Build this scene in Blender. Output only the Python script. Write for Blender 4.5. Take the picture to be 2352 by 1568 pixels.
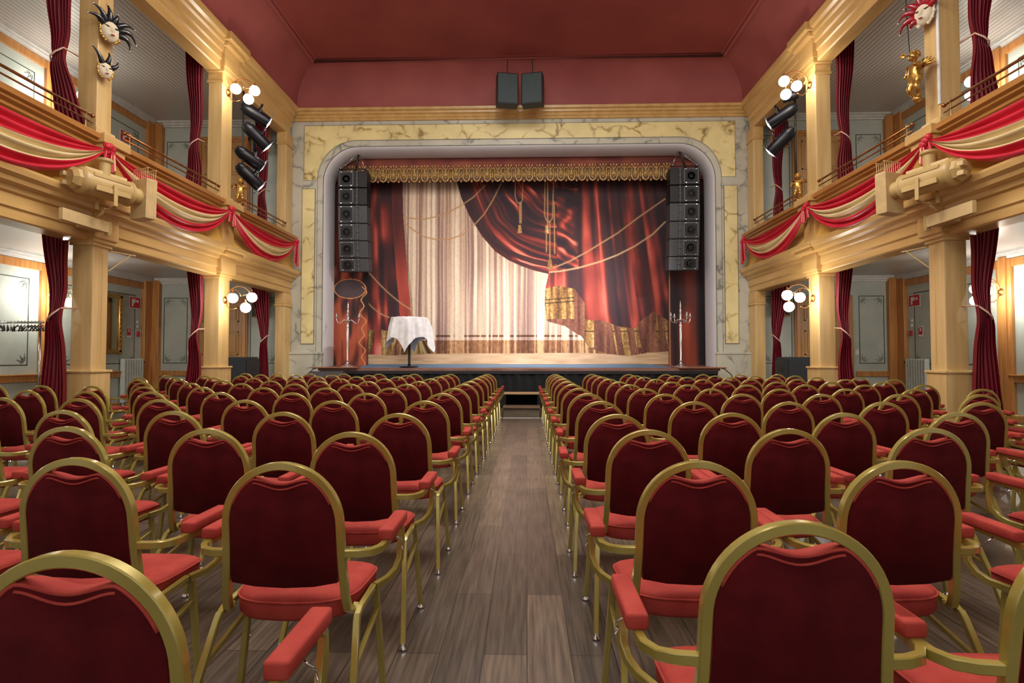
import bpy, bmesh, math, random
import numpy as np
from mathutils import Vector, Matrix, Euler
random.seed(7)
scene = bpy.context.scene
COL = scene.collection
for o in list(bpy.data.objects): bpy.data.objects.remove(o)

# ------------------------------------------------------------------ camera
F_PX, EYE = 1250.0, 1.29
VX, VY = 1210.0, 820.0
YAW, PITCH = math.atan((VX-1176)/F_PX), math.atan((VY-784)/F_PX)
cd = bpy.data.cameras.new('camera'); cam = bpy.data.objects.new('camera', cd); COL.objects.link(cam)
cd.sensor_width = 36.0; cd.lens = F_PX/2352*36.0; cd.clip_start = 0.02; cd.clip_end = 100
cam.location = (0, 0, EYE); cam.rotation_euler = Euler((math.pi/2+PITCH, 0, YAW), 'XYZ')
scene.camera = cam

# ------------------------------------------------------------------ world, exposure
w = bpy.data.worlds.new('world'); scene.world = w; w.use_nodes = True
w.node_tree.nodes['Background'].inputs[0].default_value = (1.0, 0.96, 0.91, 1)
w.node_tree.nodes['Background'].inputs[1].default_value = 0.5
scene.view_settings.view_transform = 'Standard'; scene.view_settings.look = 'None'
scene.view_settings.gamma = 1.0; scene.view_settings.use_curve_mapping = False
scene.view_settings.exposure = 0.58

X0, D = -0.25, 14.6            # room centre line, proscenium wall
def hx(s, h): return X0+s*h

# ------------------------------------------------------------------ soft overhead fill: area lights added out of view under the ceiling
def area(name, loc, target, size, power, color=(1, .96, .9), sy=None, spread=180):
    l = bpy.data.lights.new(name, 'AREA'); l.energy = power; l.color = color
    l.shape = 'RECTANGLE'; l.size = size; l.size_y = sy or size; l.spread = math.radians(spread)
    o = bpy.data.objects.new(name, l); COL.objects.link(o); o.location = loc
    o.rotation_euler = (Vector(target)-Vector(loc)).to_track_quat('-Z', 'Y').to_euler(); return o
def spot(name, loc, target, power, angle, blend=.8, color=(1, .95, .9), r=.06):
    l = bpy.data.lights.new(name, 'SPOT'); l.energy = power; l.color = color
    l.spot_size = math.radians(angle); l.spot_blend = blend; l.shadow_soft_size = r
    o = bpy.data.objects.new(name, l); COL.objects.link(o); o.location = loc
    o.rotation_euler = (Vector(target)-Vector(loc)).to_track_quat('-Z', 'Y').to_euler(); return o
area('overhead_fill', (X0, 3.0, 8.4), (X0, 3.4, 0), 5.0, 230, sy=4.0)
area('overhead_fill', (X0, 7.5, 8.6), (X0, 8.4, 0), 5.0, 330, sy=3.0)
def point(name, loc, power, color=(1, .95, .86), r=.1):
    l = bpy.data.lights.new(name, 'POINT'); l.energy = power; l.color = color; l.shadow_soft_size = r
    o = bpy.data.objects.new(name, l); COL.objects.link(o); o.location = loc; return o
# added point lights out of view, no fixtures, to brighten the red ceiling
for yy, zz, pw in ((-.5, 6.2, 90), (3.2, 6.4, 120), (6.6, 7.2, 140)): point('ceiling_fill', (X0, yy, zz), pw, r=.45)
# stage lighting from the side lanterns and the house front
for sx in (-1, 1):
    spot('lantern_beam', (hx(sx, 5.7), 12.2, 6.1), (X0-.5-sx*.3, 15.7, 2.4), 1250, 56, 1, (1, .91, .87))
    spot('lantern_beam', (hx(sx, 5.8), 12.2, 5.2), (X0+.9, 15.7, 1.9), 780, 46, 1, (.95, .93, 1))
    spot('profile_beam', (hx(sx, 5.2), 8.1, 3.6), (X0+.2, 15.7, 2.4), 600, 24, .7, (1, .95, .95))


# ------------------------------------------------------------------ helpers
def lin(c):
    return tuple(((v/255)/12.92 if v/255 <= .04045 else ((v/255+.055)/1.055)**2.4) for v in c)+(1,)
MATS = {}
def mat(name, rgb=(200, 200, 200), rough=.6, metal=0, noise=None, bump=0, emit=None, scale=8, stretch=(1, 1, 1),
        detail=4, sheen=0, coat=0, spec=.5, tint=1, bscale=None):
    m = bpy.data.materials.new(name); m.use_nodes = True; nt = m.node_tree; b = nt.nodes['Principled BSDF']
    b.inputs['Roughness'].default_value = rough; b.inputs['Metallic'].default_value = metal
    b.inputs['Specular IOR Level'].default_value = spec
    if sheen: b.inputs['Sheen Weight'].default_value = sheen; b.inputs['Sheen Roughness'].default_value = .4; b.inputs['Sheen Tint'].default_value = lin(rgb)
    if coat: b.inputs['Coat Weight'].default_value = coat; b.inputs['Coat Roughness'].default_value = .15
    tc = nt.nodes.new('ShaderNodeTexCoord'); mp = nt.nodes.new('ShaderNodeMapping')
    nt.links.new(tc.outputs['Object'], mp.inputs[0]); mp.inputs['Scale'].default_value = stretch
    nz = nt.nodes.new('ShaderNodeTexNoise'); nz.inputs['Scale'].default_value = scale; nz.inputs['Detail'].default_value = detail
    nt.links.new(mp.outputs[0], nz.inputs[0])
    r = nt.nodes.new('ShaderNodeValToRGB'); nt.links.new(nz.outputs[0], r.inputs[0])
    c2 = noise or tuple(max(0, v*.92) for v in rgb)
    r.color_ramp.elements[0].position = .3; r.color_ramp.elements[1].position = .7
    r.color_ramp.elements[0].color = lin(c2); r.color_ramp.elements[1].color = lin(rgb)
    nt.links.new(r.outputs[0], b.inputs['Base Color'])
    if bump:
        bp = nt.nodes.new('ShaderNodeBump'); bp.inputs['Strength'].default_value = bump; bp.inputs['Distance'].default_value = .01
        n2 = nt.nodes.new('ShaderNodeTexNoise'); n2.inputs['Scale'].default_value = bscale or scale*6; nt.links.new(mp.outputs[0], n2.inputs[0])
        nt.links.new(n2.outputs[0], bp.inputs['Height']); nt.links.new(bp.outputs[0], b.inputs['Normal'])
    if emit: b.inputs['Emission Color'].default_value = lin(emit[0]); b.inputs['Emission Strength'].default_value = emit[1]
    MATS[name] = m; return m
ochre = mat('ochre_paint', (218, 186, 128), .32, noise=(198, 162, 102), scale=1.6, stretch=(6, 6, .5), bump=.05, detail=6)
ochre2 = mat('ochre_moulding', (212, 174, 112), .3, noise=(190, 150, 88), scale=2, stretch=(3, .5, 3), detail=5)
amber = mat('amber_panel', (224, 184, 96), .4, noise=(200, 152, 66), scale=1.5, detail=6)
oak = mat('oak_timber', (205, 148, 88), .35, noise=(176, 114, 58), scale=2, stretch=(8, 8, .6), bump=.05, detail=6)
wallg = mat('grey_green_wall', (192, 199, 190), .6, noise=(176, 185, 177), scale=2.2, bump=.1, detail=8)
linegr = mat('dark_green_line', (70, 76, 66), .6)
whitetrim = mat('white_cornice', (214, 212, 208), .5)
redc = mat('oxblood_ceiling', (146, 64, 56), .7, noise=(128, 50, 44), scale=.8, bump=.15, bscale=60, detail=8)
redcove = mat('oxblood_cove', (160, 84, 80), .65, noise=(142, 68, 66), scale=.9, bump=.1, bscale=60, detail=8)
velvet = mat('red_velvet', (168, 66, 56), .85, noise=(150, 52, 46), scale=14, sheen=.25, bump=.12, bscale=300, spec=.2)
velvet_shaded = mat('shaded_velvet_back', (88, 14, 20), .88, noise=(68, 8, 13), scale=9, sheen=.12, bump=.12, bscale=260, spec=.15)  # red velvet with shade put into its colour, for backs turned from the light
goldf = mat('olive_gold_tube', (172, 156, 78), .27, .4, noise=(156, 140, 64), scale=5, coat=.8)
chrome = mat('chrome', (210, 210, 212), .15, 1)
silver = mat('silver', (225, 226, 230), .22, .9)
brass = mat('brass', (176, 122, 72), .3, .9, noise=(140, 90, 50))
gilt = mat('gilded_plaster', (212, 168, 92), .28, .8, noise=(160, 116, 52), scale=20)
black = mat('black_cabinet', (26, 27, 30), .5, bump=.2, bscale=200)
darkgrille = mat('speaker_grille', (34, 38, 42), .6, bump=.3, bscale=600)
bluegr = mat('blue_black_grille', (20, 38, 66), .7)
greycab = mat('grey_cabinet', (92, 96, 100), .5)
burg = mat('burgundy_curtain', (122, 8, 32), .55, noise=(98, 4, 24), scale=3, stretch=(6, 6, .3), sheen=.3)
rope_m = mat('rose_rope', (212, 172, 150), .7, bump=.4, bscale=120)
crims = mat('crimson_satin', (206, 40, 62), .45, noise=(186, 26, 46), scale=3, sheen=.2)
cream = mat('cream_satin', (226, 206, 158), .45, noise=(210, 188, 136), scale=3, sheen=.2)
beige = mat('beige_metal_paint', (196, 168, 112), .38, noise=(178, 148, 92), scale=3)
beige2 = mat('pale_board', (212, 184, 132), .5)
signred = mat('sign_red', (206, 22, 40), .4); signwhite = mat('sign_white', (236, 236, 232), .4)
linen = mat('white_linen', (240, 240, 242), .8, sheen=.1)
stageb = mat('black_drape', (14, 16, 20), .9, noise=(8, 9, 12), scale=2)
stageblue = mat('blue_stage_floor', (96, 150, 190), .5, noise=(66, 118, 158), scale=3, stretch=(1, 4, 1))
stagewood = mat('worn_stage_wood', (150, 110, 96), .5, noise=(110, 76, 62), scale=3, stretch=(.6, 6, 1))
coolgrey = mat('grey_reveal', (196, 194, 196), .45, noise=(188, 186, 188), scale=1)
radm = mat('radiator_enamel', (206, 212, 206), .35)
globe = mat('lit_globe_glass', (255, 250, 240), .3, emit=((255, 246, 230), 9))
lensm = mat('lit_lens', (255, 250, 240), .2, emit=((255, 240, 235), 14))
socket = mat('switch_plate', (236, 234, 230), .4)
blackmask = mat('black_satin', (18, 20, 28), .4); redmask = mat('red_satin', (160, 16, 34), .4)
ivory = mat('ivory_mask', (230, 216, 186), .4)
mirrorm = mat('mirror_glass', (205, 190, 160), .05, 1)
cable = mat('black_cable', (14, 14, 16), .5)

def nodes_marble(name, base, vein, dark, scale):
    m = bpy.data.materials.new(name); m.use_nodes = True; nt = m.node_tree; b = nt.nodes['Principled BSDF']
    b.inputs['Roughness'].default_value = .35
    tc = nt.nodes.new('ShaderNodeTexCoord')
    mp = nt.nodes.new('ShaderNodeMapping'); mp.inputs['Rotation'].default_value = (.3, .7, .2); nt.links.new(tc.outputs['Object'], mp.inputs[0])
    nz = nt.nodes.new('ShaderNodeTexNoise'); nz.inputs['Scale'].default_value = scale*.6; nz.inputs['Detail'].default_value = 6
    nt.links.new(mp.outputs[0], nz.inputs[0])
    mx = nt.nodes.new('ShaderNodeMixRGB'); mx.inputs[0].default_value = .45; nt.links.new(mp.outputs[0], mx.inputs[1]); nt.links.new(nz.outputs['Color'], mx.inputs[2])
    vo = nt.nodes.new('ShaderNodeTexVoronoi'); vo.feature = 'DISTANCE_TO_EDGE'; vo.inputs['Scale'].default_value = scale
    nt.links.new(mx.outputs[0], vo.inputs[0])
    r = nt.nodes.new('ShaderNodeValToRGB'); nt.links.new(vo.outputs[0], r.inputs[0])
    e = r.color_ramp.elements; e[0].position = 0; e[0].color = lin(dark); e[1].position = .035; e[1].color = lin(vein)
    x = e.new(.11); x.color = lin(base)
    n2 = nt.nodes.new('ShaderNodeTexNoise'); n2.inputs['Scale'].default_value = 1.4; n2.inputs['Detail'].default_value = 5; nt.links.new(tc.outputs['Object'], n2.inputs[0])
    r2 = nt.nodes.new('ShaderNodeValToRGB'); nt.links.new(n2.outputs[0], r2.inputs[0]); r2.color_ramp.elements[0].position = .35; r2.color_ramp.elements[1].position = .65
    r2.color_ramp.elements[0].color = (.84, .84, .84, 1); r2.color_ramp.elements[1].color = (1, 1, 1, 1)
    # veins come and go
    n3 = nt.nodes.new('ShaderNodeTexNoise'); n3.inputs['Scale'].default_value = 2.2; nt.links.new(tc.outputs['Object'], n3.inputs[0])
    r3 = nt.nodes.new('ShaderNodeValToRGB'); nt.links.new(n3.outputs[0], r3.inputs[0]); r3.color_ramp.elements[0].position = .42; r3.color_ramp.elements[1].position = .6
    mb = nt.nodes.new('ShaderNodeMixRGB'); nt.links.new(r3.outputs[0], mb.inputs[0]); mb.inputs[1].default_value = lin(base); nt.links.new(r.outputs[0], mb.inputs[2])
    mm = nt.nodes.new('ShaderNodeMixRGB'); mm.blend_type = 'MULTIPLY'; mm.inputs[0].default_value = 1
    nt.links.new(mb.outputs[0], mm.inputs[1]); nt.links.new(r2.outputs[0], mm.inputs[2]); nt.links.new(mm.outputs[0], b.inputs['Base Color'])
    return m
marble_y = nodes_marble('yellow_marble', (238, 222, 160), (212, 190, 124), (140, 118, 80), 3.0)
marble_g = nodes_marble('grey_marble', (200, 198, 180), (168, 168, 154), (118, 122, 118), 2.9)

def stripe_mat(name, rgb, groove, per_m, axis='X'):
    m = bpy.data.materials.new(name); m.use_nodes = True; nt = m.node_tree; b = nt.nodes['Principled BSDF']; b.inputs['Roughness'].default_value = .35
    tc = nt.nodes.new('ShaderNodeTexCoord'); wv = nt.nodes.new('ShaderNodeTexWave'); wv.wave_type = 'BANDS'; wv.bands_direction = axis
    wv.inputs['Scale'].default_value = per_m*.314; nt.links.new(tc.outputs['Object'], wv.inputs[0])
    r = nt.nodes.new('ShaderNodeValToRGB'); nt.links.new(wv.outputs[0], r.inputs[0]); e = r.color_ramp.elements
    e[0].position = .02; e[0].color = lin(groove); e[1].position = .12; e[1].color = lin(rgb); nt.links.new(r.outputs[0], b.inputs['Base Color'])
    bp = nt.nodes.new('ShaderNodeBump'); bp.inputs['Distance'].default_value = .02; bp.inputs['Strength'].default_value = .6
    nt.links.new(r.outputs[0], bp.inputs['Height']); nt.links.new(bp.outputs[0], b.inputs['Normal']); return m
bead = stripe_mat('beadboard', (190, 184, 178), (128, 122, 116), 10)

def floor_mat():
    m = bpy.data.materials.new('dark_plank_floor'); m.use_nodes = True; nt = m.node_tree; b = nt.nodes['Principled BSDF']
    tc = nt.nodes.new('ShaderNodeTexCoord'); mp = nt.nodes.new('ShaderNodeMapping'); mp.inputs['Rotation'].default_value = (0, 0, math.pi/2)
    nt.links.new(tc.outputs['Object'], mp.inputs[0])
    br = nt.nodes.new('ShaderNodeTexBrick'); br.inputs['Scale'].default_value = 1; br.inputs['Brick Width'].default_value = 1.2; br.inputs['Row Height'].default_value = .19
    br.inputs['Mortar Size'].default_value = .0025; br.inputs['Mortar Smooth'].default_value = .3; br.inputs['Bias'].default_value = 0
    br.inputs['Color1'].default_value = lin((104, 91, 79)); br.inputs['Color2'].default_value = lin((74, 65, 58)); br.inputs['Mortar'].default_value = lin((46, 40, 36))
    nt.links.new(mp.outputs[0], br.inputs[0])
    m2 = nt.nodes.new('ShaderNodeMapping'); m2.inputs['Scale'].default_value = (40, 2.0, 1); nt.links.new(tc.outputs['Object'], m2.inputs[0])
    nz = nt.nodes.new('ShaderNodeTexNoise'); nz.inputs['Scale'].default_value = 1.4; nz.inputs['Detail'].default_value = 6; nt.links.new(m2.outputs[0], nz.inputs[0])
    r = nt.nodes.new('ShaderNodeValToRGB'); nt.links.new(nz.outputs[0], r.inputs[0]); e = r.color_ramp.elements
    e[0].position = .35; e[0].color = (.55, .53, .52, 1); e[1].position = .68; e[1].color = (1.25, 1.2, 1.12, 1)
    mm = nt.nodes.new('ShaderNodeMixRGB'); mm.blend_type = 'MULTIPLY'; mm.inputs[0].default_value = 1
    nt.links.new(br.outputs[0], mm.inputs[1]); nt.links.new(r.outputs[0], mm.inputs[2]); nt.links.new(mm.outputs[0], b.inputs['Base Color'])
    n3 = nt.nodes.new('ShaderNodeTexNoise'); n3.inputs['Scale'].default_value = 3; n3.inputs['Detail'].default_value = 5; nt.links.new(tc.outputs['Object'], n3.inputs[0])
    mr = nt.nodes.new('ShaderNodeMapRange'); nt.links.new(n3.outputs[0], mr.inputs[0]); mr.inputs[3].default_value = .22; mr.inputs[4].default_value = .42
    nt.links.new(mr.outputs[0], b.inputs['Roughness'])
    bp = nt.nodes.new('ShaderNodeBump'); bp.inputs['Strength'].default_value = .25; bp.inputs['Distance'].default_value = .004
    nt.links.new(nz.outputs[0], bp.inputs['Height']); nt.links.new(bp.outputs[0], b.inputs['Normal'])
    return m
floorm = floor_mat()

class MB:
    def __init__(s): s.v = []; s.f = []; s.mi = []; s.m = 0; s.T = None
    def add(s, vs, fs):
        n = len(s.v)
        if s.T is not None: vs = [tuple(s.T @ Vector(p)) for p in vs]
        s.v += [tuple(p) for p in vs]; s.f += [tuple(i+n for i in f) for f in fs]; s.mi += [s.m]*len(fs); return s
    def box(s, x0, x1, y0, y1, z0, z1):
        x0, x1 = sorted((x0, x1)); y0, y1 = sorted((y0, y1)); z0, z1 = sorted((z0, z1))
        vs = [(x, y, z) for x in (x0, x1) for y in (y0, y1) for z in (z0, z1)]
        return s.add(vs, [(0, 1, 3, 2), (4, 6, 7, 5), (0, 4, 5, 1), (2, 3, 7, 6), (0, 2, 6, 4), (1, 5, 7, 3)])
    def cbox(s, x0, x1, y0, y1, z0, z1, c=.01):
        # box with chamfered edges
        x0, x1 = sorted((x0, x1)); y0, y1 = sorted((y0, y1)); z0, z1 = sorted((z0, z1))
        bm = bmesh.new(); r = bmesh.ops.create_cube(bm, size=1)
        for v in bm.verts: v.co = Vector(((x0+x1)/2+v.co.x*(x1-x0), (y0+y1)/2+v.co.y*(y1-y0), (z0+z1)/2+v.co.z*(z1-z0)))
        c = min(c, .45*min(x1-x0, y1-y0, z1-z0))
        bmesh.ops.bevel(bm, geom=bm.edges[:], offset=c, segments=2, affect='EDGES', profile=.5)
        bm.verts.index_update(); s.add([v.co[:] for v in bm.verts], [[v.index for v in f.verts] for f in bm.faces]); bm.free(); return s
    def tube(s, pts, r, n=8, closed=False, rect=None, up=(0, 0, 1), cap=True):
        P = [Vector(p) for p in pts]; N = len(P); up = Vector(up); vs = []; fs = []
        last = None
        for i, p in enumerate(P):
            a = P[(i-1) % N] if (closed or i > 0) else P[i]; b = P[(i+1) % N] if (closed or i < N-1) else P[i]
            t = (b-a).normalized()
            side = t.cross(up)
            if side.length < .05: side = last if last is not None else t.cross(Vector((0, 1, .01)))
            side = (side - t*side.dot(t)).normalized()
            if last is not None and side.dot(last) < 0: side = -side
            last = side; nn = side.cross(t).normalized()
            rr = r[i] if isinstance(r, (list, tuple)) else r
            if rect:
                w_, h_ = rect; c = .22
                prof = [(-1, -1+c), (-1+c, -1), (1-c, -1), (1, -1+c), (1, 1-c), (1-c, 1), (-1+c, 1), (-1, 1-c)]
                ring = [p+side*(q[0]*w_/2)+nn*(q[1]*h_/2) for q in prof]
            else: ring = [p+side*rr*math.cos(2*math.pi*k/n)+nn*rr*math.sin(2*math.pi*k/n) for k in range(n)]
            vs += ring
        k = 8 if rect else n
        M = N if closed else N-1
        for i in range(M):
            for j in range(k):
                a = i*k+j; b = i*k+(j+1) % k; c = ((i+1) % N)*k+(j+1) % k; d = ((i+1) % N)*k+j; fs.append((a, b, c, d))
        if cap and not closed: fs += [tuple(range(k)), tuple((N-1)*k+j for j in range(k))]
        return s.add(vs, fs)
    def lathe(s, prof, c=(0, 0, 0), axis=(0, 0, 1), n=20):
        q = Vector((0, 0, 1)).rotation_difference(Vector(axis).normalized()); vs = []; fs = []
        for (r, h) in prof:
            for k in range(n):
                a = 2*math.pi*k/n; vs.append(Vector(c)+q @ Vector((max(r, 1e-4)*math.cos(a), max(r, 1e-4)*math.sin(a), h)))
        for i in range(len(prof)-1):
            for j in range(n): fs.append((i*n+j, i*n+(j+1) % n, (i+1)*n+(j+1) % n, (i+1)*n+j))
        fs += [tuple(range(n)), tuple((len(prof)-1)*n+j for j in range(n))]
        return s.add(vs, fs)
    def sphere(s, c, r, n=14, sc=(1, 1, 1)):
        m = n//2+1
        vs = []; fs = []
        for i in range(m):
            ph = math.pi*i/(m-1); rr = max(math.sin(ph), .001)*r
            for k in range(n):
                a = 2*math.pi*k/n; vs.append((c[0]+rr*math.cos(a)*sc[0], c[1]+rr*math.sin(a)*sc[1], c[2]+r*math.cos(ph)*sc[2]))
        for i in range(m-1):
            for j in range(n): fs.append((i*n+j, i*n+(j+1) % n, (i+1)*n+(j+1) % n, (i+1)*n+j))
        return s.add(vs, fs)
    def extrude_y(s, prof, y0, y1, close=True):
        # prof: list of (x,z)
        n = len(prof); vs = [(p[0], y0, p[1]) for p in prof]+[(p[0], y1, p[1]) for p in prof]
        fs = [(i, (i+1) % n, n+(i+1) % n, n+i) for i in range(n if close else n-1)]
        if close: fs += [tuple(range(n)), tuple(range(n, 2*n))]
        return s.add(vs, fs)
    def extrude_x(s, prof, x0, x1):
        n = len(prof); vs = [(x0, p[0], p[1]) for p in prof]+[(x1, p[0], p[1]) for p in prof]
        fs = [(i, (i+1) % n, n+(i+1) % n, n+i) for i in range(n)]+[tuple(range(n)), tuple(range(n, 2*n))]
        return s.add(vs, fs)
    def extrude_z(s, prof, z0, z1):
        n = len(prof); vs = [(p[0], p[1], z0) for p in prof]+[(p[0], p[1], z1) for p in prof]
        fs = [(i, (i+1) % n, n+(i+1) % n, n+i) for i in range(n)]+[tuple(range(n)), tuple(range(n, 2*n))]
        return s.add(vs, fs)
    def grid(s, fn, nu, nv, closed_u=False):
        vs = [fn(i/nu, j/nv) for j in range(nv+1) for i in range(nu+1)]
        return s.add(vs, [(j*(nu+1)+i, j*(nu+1)+i+1, (j+1)*(nu+1)+i+1, (j+1)*(nu+1)+i) for j in range(nv) for i in range(nu)])
    def build(s, name, mats, parent=None, smooth=False, auto=None, recalc=True):
        me = bpy.data.meshes.new(name); me.from_pydata(s.v, [], s.f)
        if not isinstance(mats, (list, tuple)): mats = [mats]
        for m in mats: me.materials.append(m)
        if len(mats) > 1: me.polygons.foreach_set('material_index', s.mi)
        if recalc:
            bm = bmesh.new(); bm.from_mesh(me); bmesh.ops.recalc_face_normals(bm, faces=bm.faces); bm.to_mesh(me); bm.free()
        if smooth:
            me.polygons.foreach_set('use_smooth', [True]*len(me.polygons))
            if auto: me.set_sharp_from_angle(angle=math.radians(auto))
        me.update(); o = bpy.data.objects.new(name, me); COL.objects.link(o)
        if parent: o.parent = parent
        return o
def tag(o, label=None, cat=None, group=None, kind=None):
    if label: o['label'] = label
    if cat: o['category'] = cat
    if group: o['group'] = group
    if kind: o['kind'] = kind
    return o
def thing(name, label, cat, loc=(0, 0, 0), rz=0, group=None):
    o = bpy.data.objects.new(name, None); COL.objects.link(o); o.location = loc; o.rotation_euler = (0, 0, rz); o.empty_display_size = .1
    return tag(o, label, cat, group)
def struct(o): o['kind'] = 'structure'; return o
def copy_tree(o, parent=None):
    c = o.copy(); COL.objects.link(c); c.parent = parent
    if parent is None:
        for k in ('label', 'category', 'group'):
            if k in o: c[k] = o[k]
    for ch in o.children: copy_tree(ch, c)
    return c
SN = {-1: 'left', 1: 'right'}

# ------------------------------------------------------------------ room shell
struct(MB().box(-13, 13, -3.0, 19, -.12, 0).build('floor', floorm))
YB = -3.0
HC = 5.2   # half width of the flat ceiling
HK = 5.98  # cornice projection line
m = MB().box(hx(-1, HC), hx(1, HC), YB, 13.55, 8.85, 8.95)
struct(m.build('ceiling', redc))
def cove_prof(s, n=10):
    return [(hx(s, HK-.02-(HK-.02-HC)*(1-math.cos(t))), 8.03+.82*math.sin(t)) for t in [math.pi/2*i/n for i in range(n+1)]]
for s in (-1, 1):
    p = cove_prof(s); m = MB()
    n = len(p); vs = [(a, YB, b) for a, b in p]
    # mitred far end: follow the back cove
    vs2 = []
    for i, (a, b) in enumerate(p):
        t = math.pi/2*i/(n-1); vs2.append((a, 14.36-.81*(1-math.cos(t)), b))
    m.add(vs+vs2, [(i, i+1, n+i+1, n+i) for i in range(n-1)])
    struct(m.build('trim_cove_'+SN[s], redcove, smooth=True, recalc=False))
m = MB(); pl, pr_ = cove_prof(-1), cove_prof(1); n = len(pl); vs = []
for i in range(n):
    t = math.pi/2*i/(n-1); y = 14.36-.81*(1-math.cos(t)); vs += [(pl[i][0], y, pl[i][1]), (pr_[i][0], y, pr_[i][1])]
m.add(vs, [(2*i, 2*i+1, 2*i+3, 2*i+2) for i in range(n-1)]); struct(m.build('trim_cove_front', redcove, smooth=True, recalc=False))
m = MB()
def lrail(m, h, y, z, r=.035):
    m.tube([(hx(-1, h), YB, z), (hx(-1, h), y, z), (hx(1, h), y, z), (hx(1, h), YB, z)], r, 8)
lrail(m, HC, 13.55, 8.84, .045); lrail(m, HC-.1, 13.45, 8.85, .02)
struct(m.build('trim_ceiling_moulding', redcove, smooth=True, auto=40))

# entablature under the ceiling: profile in (h,z) offsets from the pier face line
ENT = [(6.45, 7.3), (6.17, 7.3), (6.15, 7.33), (6.15, 7.5), (6.12, 7.52), (6.12, 7.66), (6.08, 7.68), (6.07, 7.8), (6.03, 7.83), (6.02, 7.9), (5.96, 7.93), (5.94, 8.0), (5.93, 8.05), (6.45, 8.05)]
for s in (-1, 1):
    m = MB(); m.extrude_y([(hx(s, h), z) for h, z in ENT], YB, 14.42)
    struct(m.build('trim_upper_entablature_'+SN[s], ochre2))
BK = [(14.65, 7.74), (14.55, 7.74), (14.55, 7.8), (14.52, 7.82), (14.52, 7.88), (14.47, 7.9), (14.46, 7.95), (14.4, 7.97), (14.38, 8.05), (14.65, 8.05)]
struct(MB().extrude_x(BK, hx(-1, 6.16), hx(1, 6.16)).build('trim_upper_entablature_front', ochre2))

# ------------------------------------------------------------------ proscenium wall
def contour(h, zt, r, zb=-.0, n=12):
    """opening outline from bottom left round to bottom right"""
    pts = [(hx(-1, h), zb), (hx(-1, h), zt-r)]
    for i in range(1, n+1):
        t = math.pi/2*i/n; pts.append((hx(-1, h)+r*(1-math.cos(t)), zt-r+r*math.sin(t)))
    R = [(2*X0-a, b) for a, b in reversed(pts)]; return pts+R
def rectline(h, zt, r, zb=0, n=12):
    pts = [(hx(-1, h), zb), (hx(-1, h), zt-r)]
    for i in range(1, n+1):
        t = i/n
        if t <= .5: pts.append((hx(-1, h), zt-r+r*t*2))
        else: pts.append((hx(-1, h)+r*(t-.5)*2, zt))
    R = [(2*X0-a, b) for a, b in reversed(pts)]; return pts+R
def band(m, A, B, ya, yb):
    n = len(A); m.add([(a, ya, b) for a, b in A]+[(a, yb, b) for a, b in B], [(i, i+1, n+i+1, n+i) for i in range(n-1)])
m = MB()
inner = contour(5.29, 7.03, .95); outer = rectline(6.2, 7.8, .95)
band(m, inner, outer, D, D); band(m, inner, inner, D, D+.03)
# block behind, full thickness
o = struct(m.build('wall_front', marble_g, recalc=False))
m = MB()
prof = []
for i in range(9):
    t = math.pi/2*i/8; prof.append((5.29-.13*math.sin(t), 7.03-.14*math.sin(t), D+.42*(1-math.cos(t))))
prev = None
for h, zt, y in prof:
    c = contour(h, zt, .95-.13*(y-D)/.42)
    if prev: band(m, prev[0], c, prev[1], y)
    prev = (c, y)
c2 = contour(5.16, 6.89, .82); band(m, c2, c2, D+.42, D+.5)
struct(m.build('trim_proscenium_reveal', coolgrey, smooth=True, auto=50, recalc=False))
m = MB()
A = contour(5.295, 7.035, .96); B = contour(5.31, 7.05, .97); band(m, A, B, D-.012, D-.012); band(m, A, A, D-.012, D+.01)
A = contour(5.46, 7.2, 1.08); B = contour(5.47, 7.21, 1.09); band(m, A, B, D-.006, D-.006)
struct(m.build('trim_proscenium_outline', mat('line_grey', (110, 108, 100), .6), recalc=False))
def clip(pts, z): return [(a, max(b, z)) for a, b in pts]
m = MB()
A = clip(contour(5.48, 7.22, 1.09), 6.12); B = clip(rectline(5.83, 7.62, 1.09), 6.12); band(m, A, B, D-.02, D-.02); band(m, A, A, D-.02, D); band(m, B, B, D-.02, D)
for s in (-1, 1): m.box(hx(s, 5.53), hx(s, 5.87), D-.02, D, 1.66, 5.88)
struct(m.build('trim_yellow_marble_inlay', marble_y, recalc=False))
m = MB()
for s in (-1, 1):
    for a, b, c, d in ((5.52, 5.53, 1.65, 5.89), (5.87, 5.88, 1.65, 5.89)): m.box(hx(s, a), hx(s, b), D-.024, D, c, d)
    for z in (1.65, 5.88): m.box(hx(s, 5.52), hx(s, 5.88), D-.024, D, z, z+.01)
    m.box(hx(s, 5.83), hx(s, 5.838), D-.024, D, 6.12, 7.63)
m.box(hx(-1, 5.83), hx(1, 5.83), D-.024, D, 7.62, 7.63)
struct(m.build('trim_inlay_outline', MATS['line_grey']))
m = MB()
for s in (-1, 1):
    m.cbox(hx(s, 5.27), hx(s, 6.17), D-.1, D+.02, 0, 1.36, .01); m.cbox(hx(s, 5.25), hx(s, 6.19), D-.12, D+.02, 1.36, 1.42, .015)
struct(m.build('trim_marble_pedestal', marble_g))

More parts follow.
